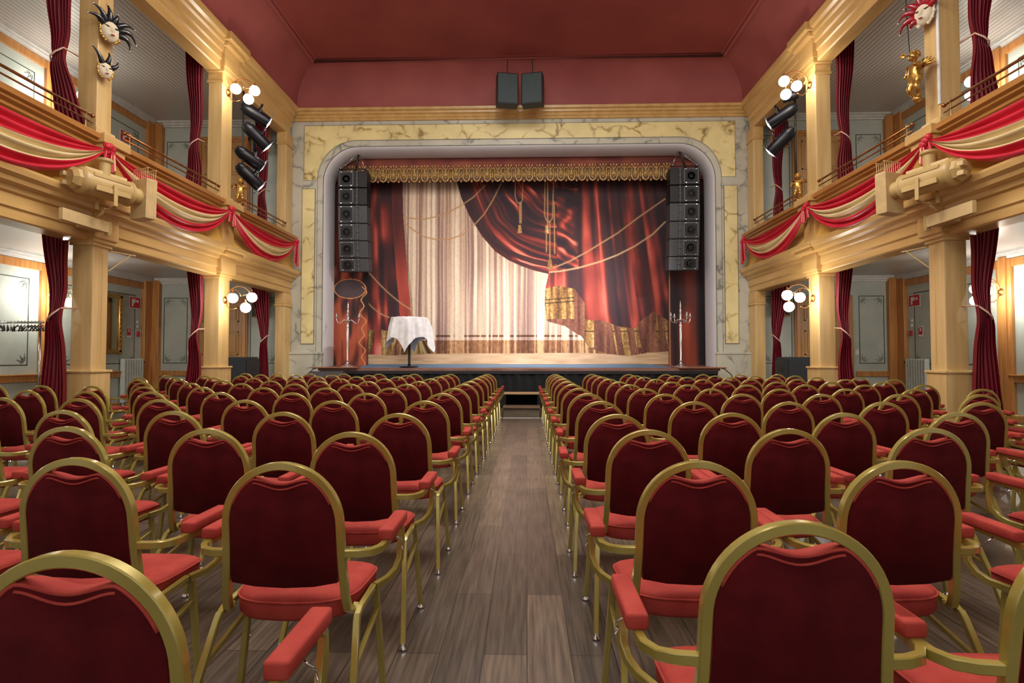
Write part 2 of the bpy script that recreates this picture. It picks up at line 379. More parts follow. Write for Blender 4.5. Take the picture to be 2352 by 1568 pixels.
# ------------------------------------------------------------------ side galleries (built on both sides)
PIERS = [(0.95, 1.3), (4.4, 4.75), (7.83, 8.12), (11.13, 11.52)]
WH = 10.05
ordn = ['first', 'second', 'third', 'fourth', 'fifth', 'sixth', 'seventh', 'eighth', 'ninth', 'tenth', 'eleventh', 'twelfth', 'thirteenth']
def balcony(s):
    t = thing('balcony', f'ochre wooden gallery balcony with moulded parapet along the {SN[s]} side of hall', 'balcony', (0, 0, 0))
    def P(pr): return [(hx(s, h), z) for h, z in pr]
    ent = [(6.5, 3.0), (6.19, 3.0), (6.17, 3.02), (6.17, 3.14), (6.14, 3.16), (6.14, 3.32), (6.1, 3.34), (6.08, 3.4), (6.0, 3.43), (5.98, 3.48), (5.92, 3.52), (5.9, 3.58), (5.9, 3.61), (6.5, 3.61)]
    MB().extrude_y(P(ent), YB, D-.02).build('entablature', ochre2, t)
    par = [(6.45, 3.6), (6.02, 3.6), (6.06, 3.66), (6.12, 3.75), (6.16, 3.86), (6.18, 4.0), (6.18, 4.32), (6.45, 4.32)]
    MB().extrude_y(P(par), YB, D-.02).build('parapet', amber, t)
    cap = [(6.5, 4.3), (6.15, 4.3), (6.14, 4.34), (6.1, 4.37), (6.1, 4.41), (6.04, 4.44), (6.04, 4.47), (5.99, 4.49), (5.98, 4.55), (6.0, 4.57), (6.52, 4.57)]
    m = MB().extrude_y(P(cap), YB, D-.02)
    m.build('cap_rail', mat('brown_oak_cap_'+SN[s], (190, 138, 76), .3, noise=(164, 108, 52), scale=2, stretch=(3, .5, 3)), t)
    for y0, y1 in PIERS[1:]:
        m = MB(); m.cbox(hx(s, 5.92), hx(s, 6.4), y0-.12, y1+.12, 4.44, 4.58, .012); m.cbox(hx(s, 5.98), hx(s, 6.4), y0-.08, y1+.08, 4.3, 4.44, .01)
        m.cbox(hx(s, 6.08), hx(s, 6.4), y0-.02, y1+.02, 3.6, 4.3, .01)
        m.build('pedestal_block', ochre2, t)
    MB().box(hx(s, 6.3), hx(s, WH+.02), YB, D+.04, 3.44, 3.6).build('floor_slab', bead, t)
    return t
for s in (-1, 1): balcony(s)
def pillar(s, i, level):
    y0, y1 = PIERS[i]; yc = (y0+y1)/2
    place = {0: 'beside the camera', 1: 'beside the camera', 2: 'nearest in view', 3: 'farther one towards stage'}[i]
    lv = 'under' if level == 0 else 'above'
    t = thing('pillar', f'square ochre painted wooden pillar {lv} the {SN[s]} balcony, {place}', 'pillar', (hx(s, 6.31), yc, 0 if level == 0 else 4.58))
    L = lambda a: hx(s, a)-hx(s, 6.31)
    hy = (y1-y0)/2
    if level == 0:
        m = MB().cbox(L(6.15), L(6.47), -hy, hy, 1.08, 2.98, .012)
        m.box(L(6.143), L(6.16), hy-.12, hy-.1, 1.2, 2.85)
        m.build('shaft', ochre, t)
        MB().cbox(L(6.11), L(6.52), -hy-.04, hy+.04, 0, 1.06, .012).cbox(L(6.09), L(6.54), -hy-.06, hy+.06, 1.06, 1.1, .01).cbox(L(6.1), L(6.53), -hy-.05, hy+.05, 0, .14, .01).build('base', ochre, t)
        m = MB().cbox(L(6.12), L(6.49), -hy-.04, hy+.04, 2.94, 3.0, .01).cbox(L(6.09), L(6.5), -hy-.07, hy+.07, 2.99, 3.06, .012)
        m.cbox(L(6.06), L(6.5), -hy-.09, hy+.09, 3.05, 3.42, .01).cbox(L(5.86), L(6.5), -hy-.18, hy+.18, 3.5, 3.605, .02).cbox(L(5.93), L(6.5), -hy-.14, hy+.14, 3.42, 3.5, .012)
        m.build('capital', ochre2, t)
    else:
        MB().cbox(L(6.15), L(6.45), -hy, hy, .12, 2.5, .012).build('shaft', ochre, t)
        MB().cbox(L(6.11), L(6.48), -hy-.04, hy+.04, 0, .13, .012).build('base', ochre, t)
        m = MB().cbox(L(6.12), L(6.47), -hy-.03, hy+.03, 2.48, 2.54, .01).cbox(L(6.14), L(6.46), -hy-.01, hy+.01, 2.54, 2.7, .01)
        m.cbox(L(6.07), L(6.46), -hy-.08, hy+.08, 2.695, 2.8, .012).cbox(L(6.05), L(6.46), -hy-.09, hy+.09, 2.8, 3.2, .012)
        m.cbox(L(5.95), L(6.46), -hy-.14, hy+.14, 3.2, 3.3, .02).cbox(L(5.86), L(6.46), -hy-.2, hy+.2, 3.3, 3.48, .02)
        m.build('capital', ochre2, t)
for s in (-1, 1):
    for i in range(1, 4):
        for lv in (0, 1): pillar(s, i, lv)
    for lv in (0, 1):
        t = thing('corner_pillar', f'narrow ochre corner pilaster {"under" if lv == 0 else "above"} the {SN[s]} balcony beside the marble frame', 'pillar', (hx(s, 6.28), 14.38, 0 if lv == 0 else 4.57))
        L = lambda a: hx(s, a)-hx(s, 6.28)
        z1 = 3.0 if lv == 0 else 2.75
        MB().cbox(L(6.15), L(6.4), -.2, .2, .0, z1-.35, .012).build('shaft', ochre, t)
        MB().cbox(L(6.12), L(6.42), -.22, .21, z1-.36, z1-.3, .01).cbox(L(6.14), L(6.41), -.21, .21, z1-.3, z1, .01).build('capital', ochre2, t)

def wall_side(s):
    nm = SN[s]
    # outer wall, end wall
    struct(MB().box(hx(s, WH), hx(s, WH+.15), YB, 14.8, 0, 8.2).build('wall_'+nm, wallg))
    struct(MB().box(hx(s, 6.17), hx(s, WH+.1), 14.65, 14.8, 0, 8.2).build('wall_end_'+nm, wallg))
    struct(MB().box(hx(s, 6.3), hx(s, WH+.02), YB, 14.68, 7.78, 7.88).build('ceiling_gallery_'+nm, bead))
    m = MB()   # white cornices of both levels
    for z, dz in ((3.44, 1), (7.78, 1)):
        for k, (a, b) in enumerate(((.16, .05), (.11, .1), (.06, .15))):
            m.box(hx(s, WH), hx(s, WH-a), YB, 14.65, z-b, z-b+.06); m.box(hx(s, 6.42), hx(s, WH), 14.65-a, 14.65, z-b, z-b+.06)
    struct(m.build('trim_white_cornice_'+nm, whitetrim))
    posts = [(0.9, 1.2), (4.45, 4.75), (7.9, 8.2), (11.2, 11.5)]
    m = MB()
    for zb, zt, dado in ((0, 3.28, .78), (3.6, 7.62, 4.6)):
        for y0, y1 in posts:
            m.cbox(hx(s, WH), hx(s, WH-.07), y0-.02, y1+.02, zb, zt, .008); m.cbox(hx(s, WH-.05), hx(s, WH-.11), y0+.07, y1-.07, zb, zt+.05, .008)
        m.cbox(hx(s, WH), hx(s, WH-.1), 14.25, 14.66, zb, zt+.1, .008); m.cbox(hx(s, WH), hx(s, WH-.28), 14.52, 14.66, zb, zt+.1, .008)
        m.box(hx(s, WH), hx(s, WH-.06), YB, 14.3, zt-.16, zt); m.cbox(hx(s, WH), hx(s, WH-.06), YB, 14.3, dado, dado+.13, .01); m.cbox(hx(s, WH), hx(s, WH-.09), YB, 14.3, dado+.13, dado+.16, .008)
        m.box(hx(s, WH), hx(s, WH-.06), YB, 14.3, zb, zb+.14)
        m.cbox(hx(s, 8.95), hx(s, WH-.1), 14.6, 14.66, dado, dado+.14, .008)
        m.box(hx(s, 8.95), hx(s, WH-.1), 14.6, 14.66, zb, zb+.14)
    struct(m.build('trim_oak_panelling_'+nm, oak))
    # painted panel lines with corner sprigs
    m = MB()
    def rect_y(y0, y1, z0, z1):
        x = hx(s, WH-.004); x2 = hx(s, WH)
        for a, b, c, d in ((y0, y1, z0, z0+.02), (y0, y1, z1-.02, z1), (y0, y0+.02, z0, z1), (y1-.02, y1, z0, z1)): m.box(x, x2, a, b, c, d)
        for (yc, zc, sy, sz) in ((y0, z0, 1, 1), (y1, z0, -1, 1), (y0, z1, 1, -1), (y1, z1, -1, -1)):
            for a in (0.15, .5, .85):
                an = a*math.pi/2; pts = [(x, yc+sy*(.05+r*math.cos(an+.6*r)), zc+sz*(.05+r*math.sin(an+.6*r))) for r in (.04, .1, .16, .2)]
                m.tube(pts, .004, 4, up=(1, 0, 0))
                m.tube([(x, yc+sy*(.05+.1*math.cos(an)+.03*math.cos(q)), zc+sz*(.05+.1*math.sin(an)+.03*math.sin(q))) for q in np.linspace(0, 6.28, 9)], .003, 4, up=(1, 0, 0))
    def rect_x(h0, h1, z0, z1):
        y = 14.646; y2 = 14.65
        for a, b, c, d in ((h0, h1, z0, z0+.02), (h0, h1, z1-.02, z1), (h0, h0+.02, z0, z1), (h1-.02, h1, z0, z1)): m.box(hx(s, a), hx(s, b), y, y2, c, d)
        for (hc, zc, sh, sz) in ((h0, z0, 1, 1), (h1, z0, -1, 1), (h0, z1, 1, -1), (h1, z1, -1, -1)):
            for a in (.15, .5, .85):
                an = a*math.pi/2; m.tube([(hx(s, hc+sh*(.05+r*math.cos(an+.6*r))), y, zc+sz*(.05+r*math.sin(an+.6*r))) for r in (.04, .1, .16, .2)], .004, 4, up=(0, 1, 0))
                m.tube([(hx(s, hc+sh*(.05+.1*math.cos(an)+.03*math.cos(q))), y, zc+sz*(.05+.1*math.sin(an)+.03*math.sin(q))) for q in np.linspace(0, 6.28, 9)], .003, 4, up=(0, 1, 0))
    edges = [-1.0]+[e for p in posts for e in p]+[14.25]
    for zb, z1, z2 in ((0, 1.12, 2.92), (3.6, 4.9, 7.25)):
        ys = [(1.2, 4.45), (4.75, 7.9), (8.2, 11.2), (11.5, 14.25)]
        for a, b in ys: rect_y(a+.24, b-.24, z1, z2)
        rect_x(9.05, WH-.34, z1, z2); rect_x(6.55, 7.3, z1, z2)
    struct(m.build('trim_panel_lines_'+nm, linegr))
    # doors on the end wall, one per level
    for k, (z0, z1) in enumerate(((0, 2.78), (3.6, 7.2))):
        d = thing('door_%d' % ((1 if s < 0 else 3)+k), None, None, (hx(s, 8.1), 14.64, z0)); d['kind'] = 'structure'
        H = z1-z0; L = lambda a: (hx(s, a)-hx(s, 8.1)); m = MB()
        for a, b in ((7.35, 7.5), (8.7, 8.85)): m.cbox(L(a), L(b), -.07, .0, 0, H+.14, .01); m.cbox(L(a+.03), L(b-.03), -.1, -.05, 0, H+.1, .01)
        m.cbox(L(7.35), L(8.85), -.07, 0, H, H+.15, .01); m.cbox(L(7.38), L(8.82), -.11, -.05, H+.06, H+.12, .01)
        m.build('door_frame', oak, d)
        for j, (a, b) in enumerate(((7.5, 8.095), (8.105, 8.7))):
            m = MB().box(L(a), L(b), -.03, 0, 0, H)
            zs = [.15, .8, 1.35, 2.0, 2.25, H-.12] if H < 3 else [.15, 1.0, 1.6, 2.4, 2.7, H-.12]
            for q in (0, 2, 4):
                z_0, z_1 = zs[q], zs[q+1]
                for (aa, bb, cc, dd) in ((a+.1, b-.1, z_0, z_0+.03), (a+.1, b-.1, z_1-.03, z_1), (a+.1, a+.13, z_0, z_1), (b-.13, b-.1, z_0, z_1)): m.box(L(aa), L(bb), -.05, -.02, cc, dd)
                m.cbox(L(a+.17), L(b-.17), -.045, -.02, z_0+.07, z_1-.07, .008)
            lf = m.build('door_leaf', mat('door_wood_%s_%d%d' % (nm, k, j), (196, 150, 92), .4, noise=(168, 120, 66), scale=2, stretch=(6, 6, .5)), d)
            if j == 0:
                h = MB().tube([(L(8.05), -.03, 1.05), (L(8.05), -.08, 1.05), (L(7.93), -.08, 1.05)], .011).build('door_handle', brass, lf, smooth=True)
for s in (-1, 1): wall_side(s)
# ------------------------------------------------------------------ brass hand rails of the balconies
def handrail(s, y0, y1, label):
    t = thing('balcony_handrail', label, 'handrail', (hx(s, 6.12), (y0+y1)/2, 4.57)); yc = (y0+y1)/2; L = (y1-y0)/2
    m = MB().tube([(0, -L, .26), (0, L, .26)], .02, 10).tube([(0, -L, .16), (0, L, .16)], .013, 8)
    for e in (-L, L): m.sphere((0, e, .26), .033, 10)
    m.build('rail', brass, t, smooth=True)
    n = max(2, int(round((y1-y0)/1.15)))
    for i in range(n):
        y = -L+.12+(2*L-.24)*i/(n-1)
        MB().lathe([(.03, 0), (.03, .01), (.01, .02), (.01, .24), (.018, .25), (.026, .265), (.018, .28), (.004, .31)], (0, y, 0)).build('post', mat('post_brass', (206, 176, 120), .3, .7) if 'post_brass' not in MATS else MATS['post_brass'], t, smooth=True, auto=40)
for s in (-1, 1):
    handrail(s, 4.9, 7.72, f'long brass handrail on the {SN[s]} balcony cap in the bay nearest camera')
    handrail(s, 8.35, 11.0, f'brass handrail on the {SN[s]} balcony cap in the middle bay')
    handrail(s, 11.7, 14.1, f'short brass handrail on the {SN[s]} balcony cap beside the marble frame')

# ------------------------------------------------------------------ swagged bunting
def swag(s, y0, y1, label, z=4.36, dtop=.14, dbot=.74, seed=0, h=5.93):
    rnd = random.Random(seed); x = hx(s, h)
    t = thing('bunting_swag', label, 'bunting', (x, (y0+y1)/2, z-.4), 0, 'red and cream swags along the balconies'); NU, NV = 44, 40
    ph = rnd.random()*6
    def fn(u, v):
        sag = 1-(2*u-1)**2; sag = sag**.85
        pinch = .035+.96*sag
        zt = z-.02-dtop*sag; zb = z-.05-dbot*sag
        zz = zt+(zb-zt)*v if sag > .001 else z-.02-.06*v
        nf = 5.5; amp = .035*(0.25+sag)
        dd = amp*math.sin(v*nf*2*math.pi+ph+.5*math.sin(u*5)) + .02*math.sin(v*11+u*4)
        belly = .07*math.sin(math.pi*min(1, v))*sag + .02
        zz += .01*math.sin(v*nf*2*math.pi+1.5)*sag
        return (-s*(belly+dd), (y0-y1)/2+(y1-y0)*u, zz-(z-.4))
    m = MB(); m.grid(fn, NU, NV)
    m.mi = []
    for j in range(NV):
        v = (j+.5)/NV; k = 0 if v < .4 else (1 if v < .76 else 0); m.mi += [k]*NU
    m.build('drape', [crims, cream], t, smooth=True, recalc=False)
    return t
def knot(s, y, label, tail=.0, z=4.36, h=5.93):
    x = hx(s, h); t = thing('bunting_knot', label, 'bunting', (x, y, z), 0, 'knots of the balcony bunting')
    m = MB()
    for i in range(7):
        a = i*.9; m.sphere((-s*.04+.02*math.cos(a), .05*math.sin(a), -.02+.045*math.cos(a*1.3)), .065, 12, (.7, .9+.2*math.sin(i), .75))
    m.build('knot', crims, t, smooth=True)
    m = MB()
    for k, (dy, ln, mt) in enumerate(((-.03, .22+tail, 0), (.05, .26+tail, 1), (.01, .3+tail, 0))):
        m.m = mt
        m.grid(lambda u, v: (-s*(.03+.02*k+.025*math.sin(u*9+k)), dy+(u-.5)*(.07+.1*v), -.05-ln*v), 14, 6)
    m.build('tail', [crims, cream], t, smooth=True, recalc=False)
for s in (-1, 1):
    n = SN[s]
    swag(s, 4.4, 7.68, f'red and cream bunting swag on {n} balcony, in the bay nearest the camera', seed=1)
    swag(s, 7.84, 11.02, f'red and cream bunting swag in the middle bay of {n} balcony front', seed=2)
    swag(s, 11.16, 14.2, f'red and cream bunting swag on {n} balcony, smallest and next to stage', seed=3)
    knot(s, 7.76, f'crimson gathered knot of bunting above the spotlight on the {n} balcony')
    knot(s, 11.09, f'crimson gathered knot of bunting below the far pillar on the {n} balcony')
    knot(s, 14.27, f'hanging red end of bunting at the stage end of the {n} balcony', tail=.3)

# ------------------------------------------------------------------ burgundy curtains with tie-backs
def curtain(s, y, h0, z1, z0, zt, wtop, wbot, label, seed=0, dirn=1, spill=0, inward=0):
    """hangs from z1 to z0 beside a pillar whose edge is at h0; gathered towards the pillar at zt"""
    t = thing('curtain', label, 'curtain', (hx(s, h0), y, z0)); rnd = random.Random(seed); ph = rnd.random()*6
    NU, NV = 56, 46
    def width(z):
        if z > zt: q = (z-zt)/(z1-zt); return .13+(wtop-.13)*(q**.75)
        q = (zt-z)/(zt-z0); return .13+(wbot-.13)*(q**.6)
    def off(z):
        if z > zt: return .0
        return 0
    def fn(u, v):
        z = z1+(z0-z1)*v; w_ = width(z); folds = 6
        dep = .05*(.5+.5*w_/wtop)
        g = math.sin(u*folds*2*math.pi+ph+.8*math.sin(3*v+ph))+.35*math.sin(u*folds*4.3*math.pi+ph*2)
        hh = u*w_+.01*math.sin(z*5+ph)-inward*max(0, (zt-z)/(zt-z0))**1.2
        if z1 < 4 and h0+hh > 6.5: z += .43*(1-v)**4
        return (s*hh*dirn, -dep*g-.05-.1*math.exp(-((z-zt)/.3)**2)-spill*max(0, v-.86), z-z0)
    MB().grid(fn, NU, NV).build('cloth', burg, t, smooth=True, recalc=False)
    m = MB()
    m.tube([(s*dirn*(.0), .1, zt-z0+.16), (s*dirn*.0, -.16, zt-z0+.14), (s*dirn*.06, -.23, zt-z0+.05), (s*dirn*.12, -.24, zt-z0-.02), (s*dirn*.165, -.18, zt-z0-.05), (s*dirn*.165, -.03, zt-z0-.02)], .013, 8)
    m.build('tieback', rope_m, t, smooth=True)
    return t
for s in (-1, 1):
    n = SN[s]
    curtain(s, 7.72, 6.39, 2.98, .02, 1.85, .38, .42, f'burgundy tied-back curtain under the {n} balcony, at the nearest pillar', 1)
    curtain(s, 11.08, 6.46, 2.98, .02, 1.72, .34, .42, f'burgundy tied-back curtain under the {n} balcony, at the far pillar', 2)
    curtain(s, 13.95, 6.42, 2.98, .02, 1.7, .5, .32, f'burgundy tied-back curtain under the {n} balcony, beside the corner pilaster', 3)
    curtain(s, 7.72, 6.44, 7.7, 4.6, 5.62, .5, .42, f'burgundy tied-back curtain above the {n} balcony, at the nearest pillar', 4, inward=.3 if s < 0 else 0)
    curtain(s, 11.08, 6.53, 7.7, 4.6, 5.65, .36, .36, f'burgundy tied-back curtain above the {n} balcony, at the far pillar', 5)
    curtain(s, 13.95, 6.53, 7.7, 4.6, 5.5, .36, .3, f'burgundy tied-back curtain above the {n} balcony, beside the corner pilaster', 6)

# ------------------------------------------------------------------ globe wall lamps
def sconce(loc, s, label, power=16, swirl=1):
    t = thing('wall_lamp', label, 'lamp', loc, math.pi if s > 0 else 0)   # local +x points away from the wall
    MB().lathe([(.0, 0), (.07, 0), (.075, .012), (.05, .025), (.02, .04), (.0, .045)], (0, 0, 0), (1, 0, 0)).build('wall_plate', brass, t, smooth=True, auto=50)
    m = MB()
    m.tube([(.03, 0, -.02), (.06, -.02, -.14), (.13, -.03, -.2), (.2, -.02, -.2), (.26, 0, -.17)], .009, 8)
    m.tube([(.03+.27*(1-math.cos(a)), .0, .02+.27*math.sin(a)) for a in np.linspace(0, 2.7, 14)], .011, 8)
    m.tube([(.03+.17*(1-math.cos(a)), -.05*a/3, .02+.2*math.sin(a)) for a in np.linspace(0, 2.9, 12)], .008, 8)
    m.tube([(.36, .03, .1), (.44, .06, .12), (.54, .08, .1)], .008, 8)
    m.build('arm', brass, t, smooth=True)
    for (x, y, z) in ((.22, -.1, .03), (.55, .05, .06), (.47, -.05, -.17)):
        c = MB().lathe([(.0, .075), (.035, .078), (.05, .09), (.03, .115), (.012, .13), (.012, .17)], (x, y, z)).build('globe_cap', brass, t, smooth=True, auto=50)
        MB().sphere((x, y, z), .105, 20).build('globe', globe, t, smooth=True)
    p = Vector(loc)
    sg = -s
    point('lamp_glow', (p.x+sg*.40, p.y-.3, p.z-.02), power)
for s in (-1, 1):
    n = SN[s]
    sconce((hx(s, 6.14), 11.33, 2.5), s, f'brass wall lamp with three lit globes on far pillar under {n} balcony', 24)
    sconce((hx(s, 6.14), 11.33, 6.95), s, f'brass wall lamp with three lit globes on far pillar above {n} balcony', 14)
    sconce((hx(s, WH-.11), 11.35, 2.62), s, f'brass wall lamp with lit globes on the {n} outer wall under balcony', 34)
    sconce((hx(s, WH-.11), 11.35, 6.9), s, f'brass wall lamp with lit globes on the {n} outer wall above balcony', 20)
    # the next lamps of the same series, beside and behind the camera
    for y in (8.05, 4.6, .9):
        for z in (2.55, 6.75): point('gallery_lamp', (hx(s, 9.3), y, z), 22 if z < 4 else 9, r=.15)

# ------------------------------------------------------------------ stage
SY0 = 13.95
m = MB(); xs0, xs1 = hx(-1, 5.15), hx(1, 5.15)
m.add([(xs0, SY0, .94), (xs1, SY0, .94), (xs1, 16.4, 1.04), (xs0, 16.4, 1.04), (xs0, SY0, 1.0), (xs1, SY0, 1.0), (xs1, 16.4, 1.11), (xs0, 16.4, 1.11)],
      [(0, 3, 2, 1), (4, 5, 6, 7), (0, 1, 5, 4), (1, 2, 6, 5), (2, 3, 7, 6), (3, 0, 4, 7)])
st = m.build('stage_floor', stagewood)
tag(st, 'raised wooden stage floor with worn nosing in front of the painted curtain', 'stage')
m = MB(); a, b = hx(-1, 4.2), hx(1, 4.0)
m.add([(a, SY0+.35, 1.0165), (b, SY0+.35, 1.0165), (b-.2, 16.1, 1.095), (a-.3, 16.1, 1.095), (a, SY0+.35, 1.022), (b, SY0+.35, 1.022), (b-.2, 16.1, 1.1), (a-.3, 16.1, 1.1)],
      [(0, 3, 2, 1), (4, 5, 6, 7), (0, 1, 5, 4), (1, 2, 6, 5), (2, 3, 7, 6), (3, 0, 4, 7)])
tag(m.build('stage_mat', stageblue), 'thin blue floor covering laid across the stage in front of the painted curtain', 'mat')
t = thing('stage_skirt', 'black cloth skirt hanging along the front of the raised stage', 'drape', (X0, SY0+.03, 0))
m = MB().grid(lambda u, v: (-5.1+10.2*u, .015*math.sin(u*260)+.01*math.sin(u*97), .93-.9*v), 400, 2); m.build('cloth', stageb, t, recalc=False)
MB().box(-5.1, 5.1, -.03, -.0, .86, .94).build('nosing_board', mat('dark_nosing', (30, 28, 32), .5), t)
# corner ledges
for s in (-1, 1):
    tag(MB().cbox(hx(s, 4.1), hx(s, 5.28), SY0-.12, SY0+.2, 1.003, 1.035, .01).build('stage_ledge', mat('ledge_wood_'+SN[s], (150, 96, 66), .5)), f'reddish wooden board lying on the {SN[s]} front corner of the stage', 'board')
# steps at the aisle
t = thing('stage_steps', 'dark wooden steps from the aisle up to the stage front', 'steps', (-.115, 11.58, 0))
sw = mat('step_wood', (126, 98, 74), .5, noise=(86, 66, 50), scale=3, stretch=(.6, 5, 1)); 
MB().cbox(-.38, .38, 0, .5, 0, .2, .006).build('riser', mat('step_face', (116, 104, 84), .6, noise=(90, 78, 62), scale=4), t)
MB().cbox(-.4, .4, -.03, .5, .2, .235, .008).build('tread', sw, t)
MB().cbox(-.4, .4, .5, .95, .46, .495, .008).build('tread', mat('step_edge', (170, 140, 96), .5), t)
m = MB()
for x in (-.38, .35): m.box(x, x+.03, .5, .95, 0, .46)
m.box(-.38, .38, .93, .95, 0, .46); m.build('side_panel', stageb, t)
MB().cbox(-.4, .4, -.035, -.03, .0, .012, .002).build('edge_strip', signwhite, t)

# ------------------------------------------------------------------ painted stage curtain
def vn(x, y, sx, sy, seed):
    r = np.random.RandomState(seed); G = r.rand(96, 96); X = x/sx; Y = y/sy
    xi = np.floor(X).astype(int); yi = np.floor(Y).astype(int); fx = X-xi; fy = Y-yi; fx = fx*fx*(3-2*fx); fy = fy*fy*(3-2*fy)
    g = lambda a, b: G[a % 96, b % 96]
    return (g(xi, yi)*(1-fx)+g(xi+1, yi)*fx)*(1-fy)+(g(xi, yi+1)*(1-fx)+g(xi+1, yi+1)*fx)*fy
def ramp(v, stops):
    xs = [a for a, _ in stops]; cs = np.array([c for _, c in stops], float)
    return np.stack([np.interp(v, xs, cs[:, k]) for k in range(3)], -1)
def sst(a, b, v): t = np.clip((v-a)/(b-a), 0, 1); return t*t*(3-2*t)
NX, NY = 760, 456
gx = 838+(np.arange(NX)+.5)*(1538-838)/NX; gy = 418+(np.arange(NY)+.5)*(837-418)/NY
Xp, Yp = np.meshgrid(gx, gy)
def paint_drop():
    wx = Xp+3*vn(Xp, Yp, 40, 120, 3)
    f = .36*vn(wx, Yp, 9, 500, 1)+.34*vn(wx, Yp, 3.6, 300, 2)+.3*vn(wx, Yp, 24, 600, 4)
    f = np.clip((f-.5)*1.9+.53, 0, 1)
    f = f*(1-.55*np.exp(-((((wx-846) % 27)-13)/1.8)**2))
    img = ramp(f, [(0, (120, 92, 92)), (.3, (172, 140, 126)), (.5, (208, 178, 152)), (.75, (232, 208, 180)), (1, (250, 236, 214))])
    img *= (.96+.07*vn(Xp, Yp, 2.2, 5, 9))[..., None]
    # lace and fringe at the foot of the pale curtain
    br = ramp(np.clip((f-.3)*1.2+.35*vn(Xp, Yp, 2, 5, 12), 0, 1), [(0, (96, 58, 38)), (.5, (158, 108, 70)), (1, (222, 178, 130))])
    k = ((Yp > 772) & (Yp < 776))[..., None]; img = np.where(k & (f < .62)[..., None], br*.8, img)
    k = (Yp > 784)[..., None]; img = np.where(k, br, img)
    fl = ramp(vn(Xp, Yp, 30, 4, 15), [(0, (196, 158, 120)), (1, (226, 190, 152))])
    # right drape mask etc.
    red = [(0, (50, 34, 42)), (.25, (68, 42, 46)), (.45, (92, 44, 43)), (.64, (136, 56, 50)), (.82, (192, 82, 68)), (1, (232, 138, 118))]
    # left drape
    edge = np.interp(Yp, [418, 500, 560, 640, 690, 730, 745, 800], [925, 927, 932, 938, 944, 946, 934, 905])
    lf = .55*vn(wx-.05*Yp, Yp, 9, 260, 21)+.45*vn(wx, Yp, 16, 45, 22)
    lf = np.clip((lf-.5)*1.7+.27+.2*sst(600, 760, Yp), 0, 1)
    lf = np.where((edge-Xp) < 26, np.clip(.36+.16*vn(Xp, Yp, 12, 90, 23)+.34*sst(480, 680, Yp), 0, 1), lf)
    mask = Xp < edge; img = np.where(mask[..., None], ramp(lf, red), img)
    sh = ((Xp-edge) > 0) & ((Xp-edge) < 5); img = np.where(sh[..., None], img*.8, img)
    # right drape: lower boundary of the swag
    yb = np.interp(Xp, [1050, 1062, 1080, 1110, 1140, 1170, 1200, 1232, 1262, 1300], [418, 460, 500, 548, 582, 602, 616, 627, 634, 620])
    v = (Yp-418)/np.maximum(yb-418, 8)
    rr_ = np.hypot(Xp-1300, Yp-385); th_ = np.arctan2(Yp-385, 1300-Xp); rw = rr_+16*vn(Xp, Yp, 50, 34, 31)
    sf = .5*vn(rw, th_*180, 8, 120, 32)+.3*vn(rw, th_*180, 4.5, 60, 33)+.2*vn(rw, th_*100, 22, 30, 34)
    sf = np.clip((sf-.5)*2.2+.3+.26*sst(470, 600, Yp), 0, 1); sf = np.where(v > .955, .62+.2*vn(Xp, Yp, 20, 8, 35), sf); sf = np.where((v > .87) & (v < .93), sf*.35, sf)
    sf = np.where(Xp < np.interp(Yp, [418, 520, 600, 640], [1082, 1122, 1180, 1300]), np.clip(sf*.55+.1, 0, .4), sf)
    R = ramp(sf, red)
    m1 = (Xp > 1050) & (Yp < yb) & (Xp < 1300)
    img = np.where(m1[..., None], R, img)
    # hanging part to the right of the gather
    le = np.interp(Yp, [418, 600, 634, 665, 700, 740, 752, 775, 800], [1288, 1272, 1263, 1256, 1254, 1258, 1290, 1338, 1345])
    slant = Xp-np.interp(Xp, [1260, 1340, 1420, 1535], [0, .02, .10, .16])*(Yp-418)
    rf = .45*vn(slant, Yp, 10, 500, 41)+.3*vn(slant, Yp, 4.5, 300, 42)+.25*vn(Xp, Yp, 18, 34, 43)
    rf = np.clip((rf-.5)*2.0+.34+.14*sst(500, 700, Yp), 0, 1)
    # broad lit columns
    for cx, w_, lo in ((1368, 21, 590), (1452, 13, 480), (1352, 14, 430), (1502, 12, 560), (1290, 17, 640)):
        c = cx+.06*(Yp-600)*(cx > 1330); k = np.exp(-((Xp-c)/w_)**2)*sst(lo-60, lo+40, Yp); rf = rf*(1-.85*k)+.85*k*(.72+.22*vn(Xp, Yp, 18, 30, 44))
    for cx, w_ in ((1334, 5), (1398, 9), (1420, 4), (1478, 9), (1428, 5), (1312, 8)):
        c = cx+.09*(Yp-600)*(cx > 1390); k = np.exp(-((Xp-c)/w_)**2); rf = rf*(1-.8*k)+.8*k*.2
    R = ramp(np.clip(rf, 0, 1), red)
    bot = np.interp(Xp, [1255, 1300, 1340, 1355, 1400, 1440, 1480, 1535], [740, 752, 778, 802, 815, 818, 812, 808])
    m2 = (Xp > le) & (Yp < bot) & ((Xp >= 1300) | (Yp > yb-2))
    m2 |= (Xp >= 1285) & (Yp < 640)
    img = np.where(m2[..., None], R, img)
    # folds of swag crossing on the right top (crossed drapery between 1285 and 1345)
    v2 = (Yp-418)+.6*(1330-Xp)+8*vn(Xp, Yp, 20, 30, 50); sf2 = np.clip((.6*vn(v2, Xp, 9, 50, 51)+.4*vn(Xp, Yp, 16, 14, 52)-.5)*2.2+.34+.2*sst(470, 600, Yp), 0, 1)
    m3 = (Xp > 1282) & (Xp < 1332) & (Yp < 622) & (Yp > 440); img = np.where(m3[..., None], ramp(sf2, red), img)
    dk_ = np.exp(-((Xp-1333-2*np.sin(Yp/23))/6.5)**2)*(Yp < 600)*(Yp > 425); img = img*(1-.75*dk_[..., None])+np.array([46, 32, 38])*.75*dk_[..., None]
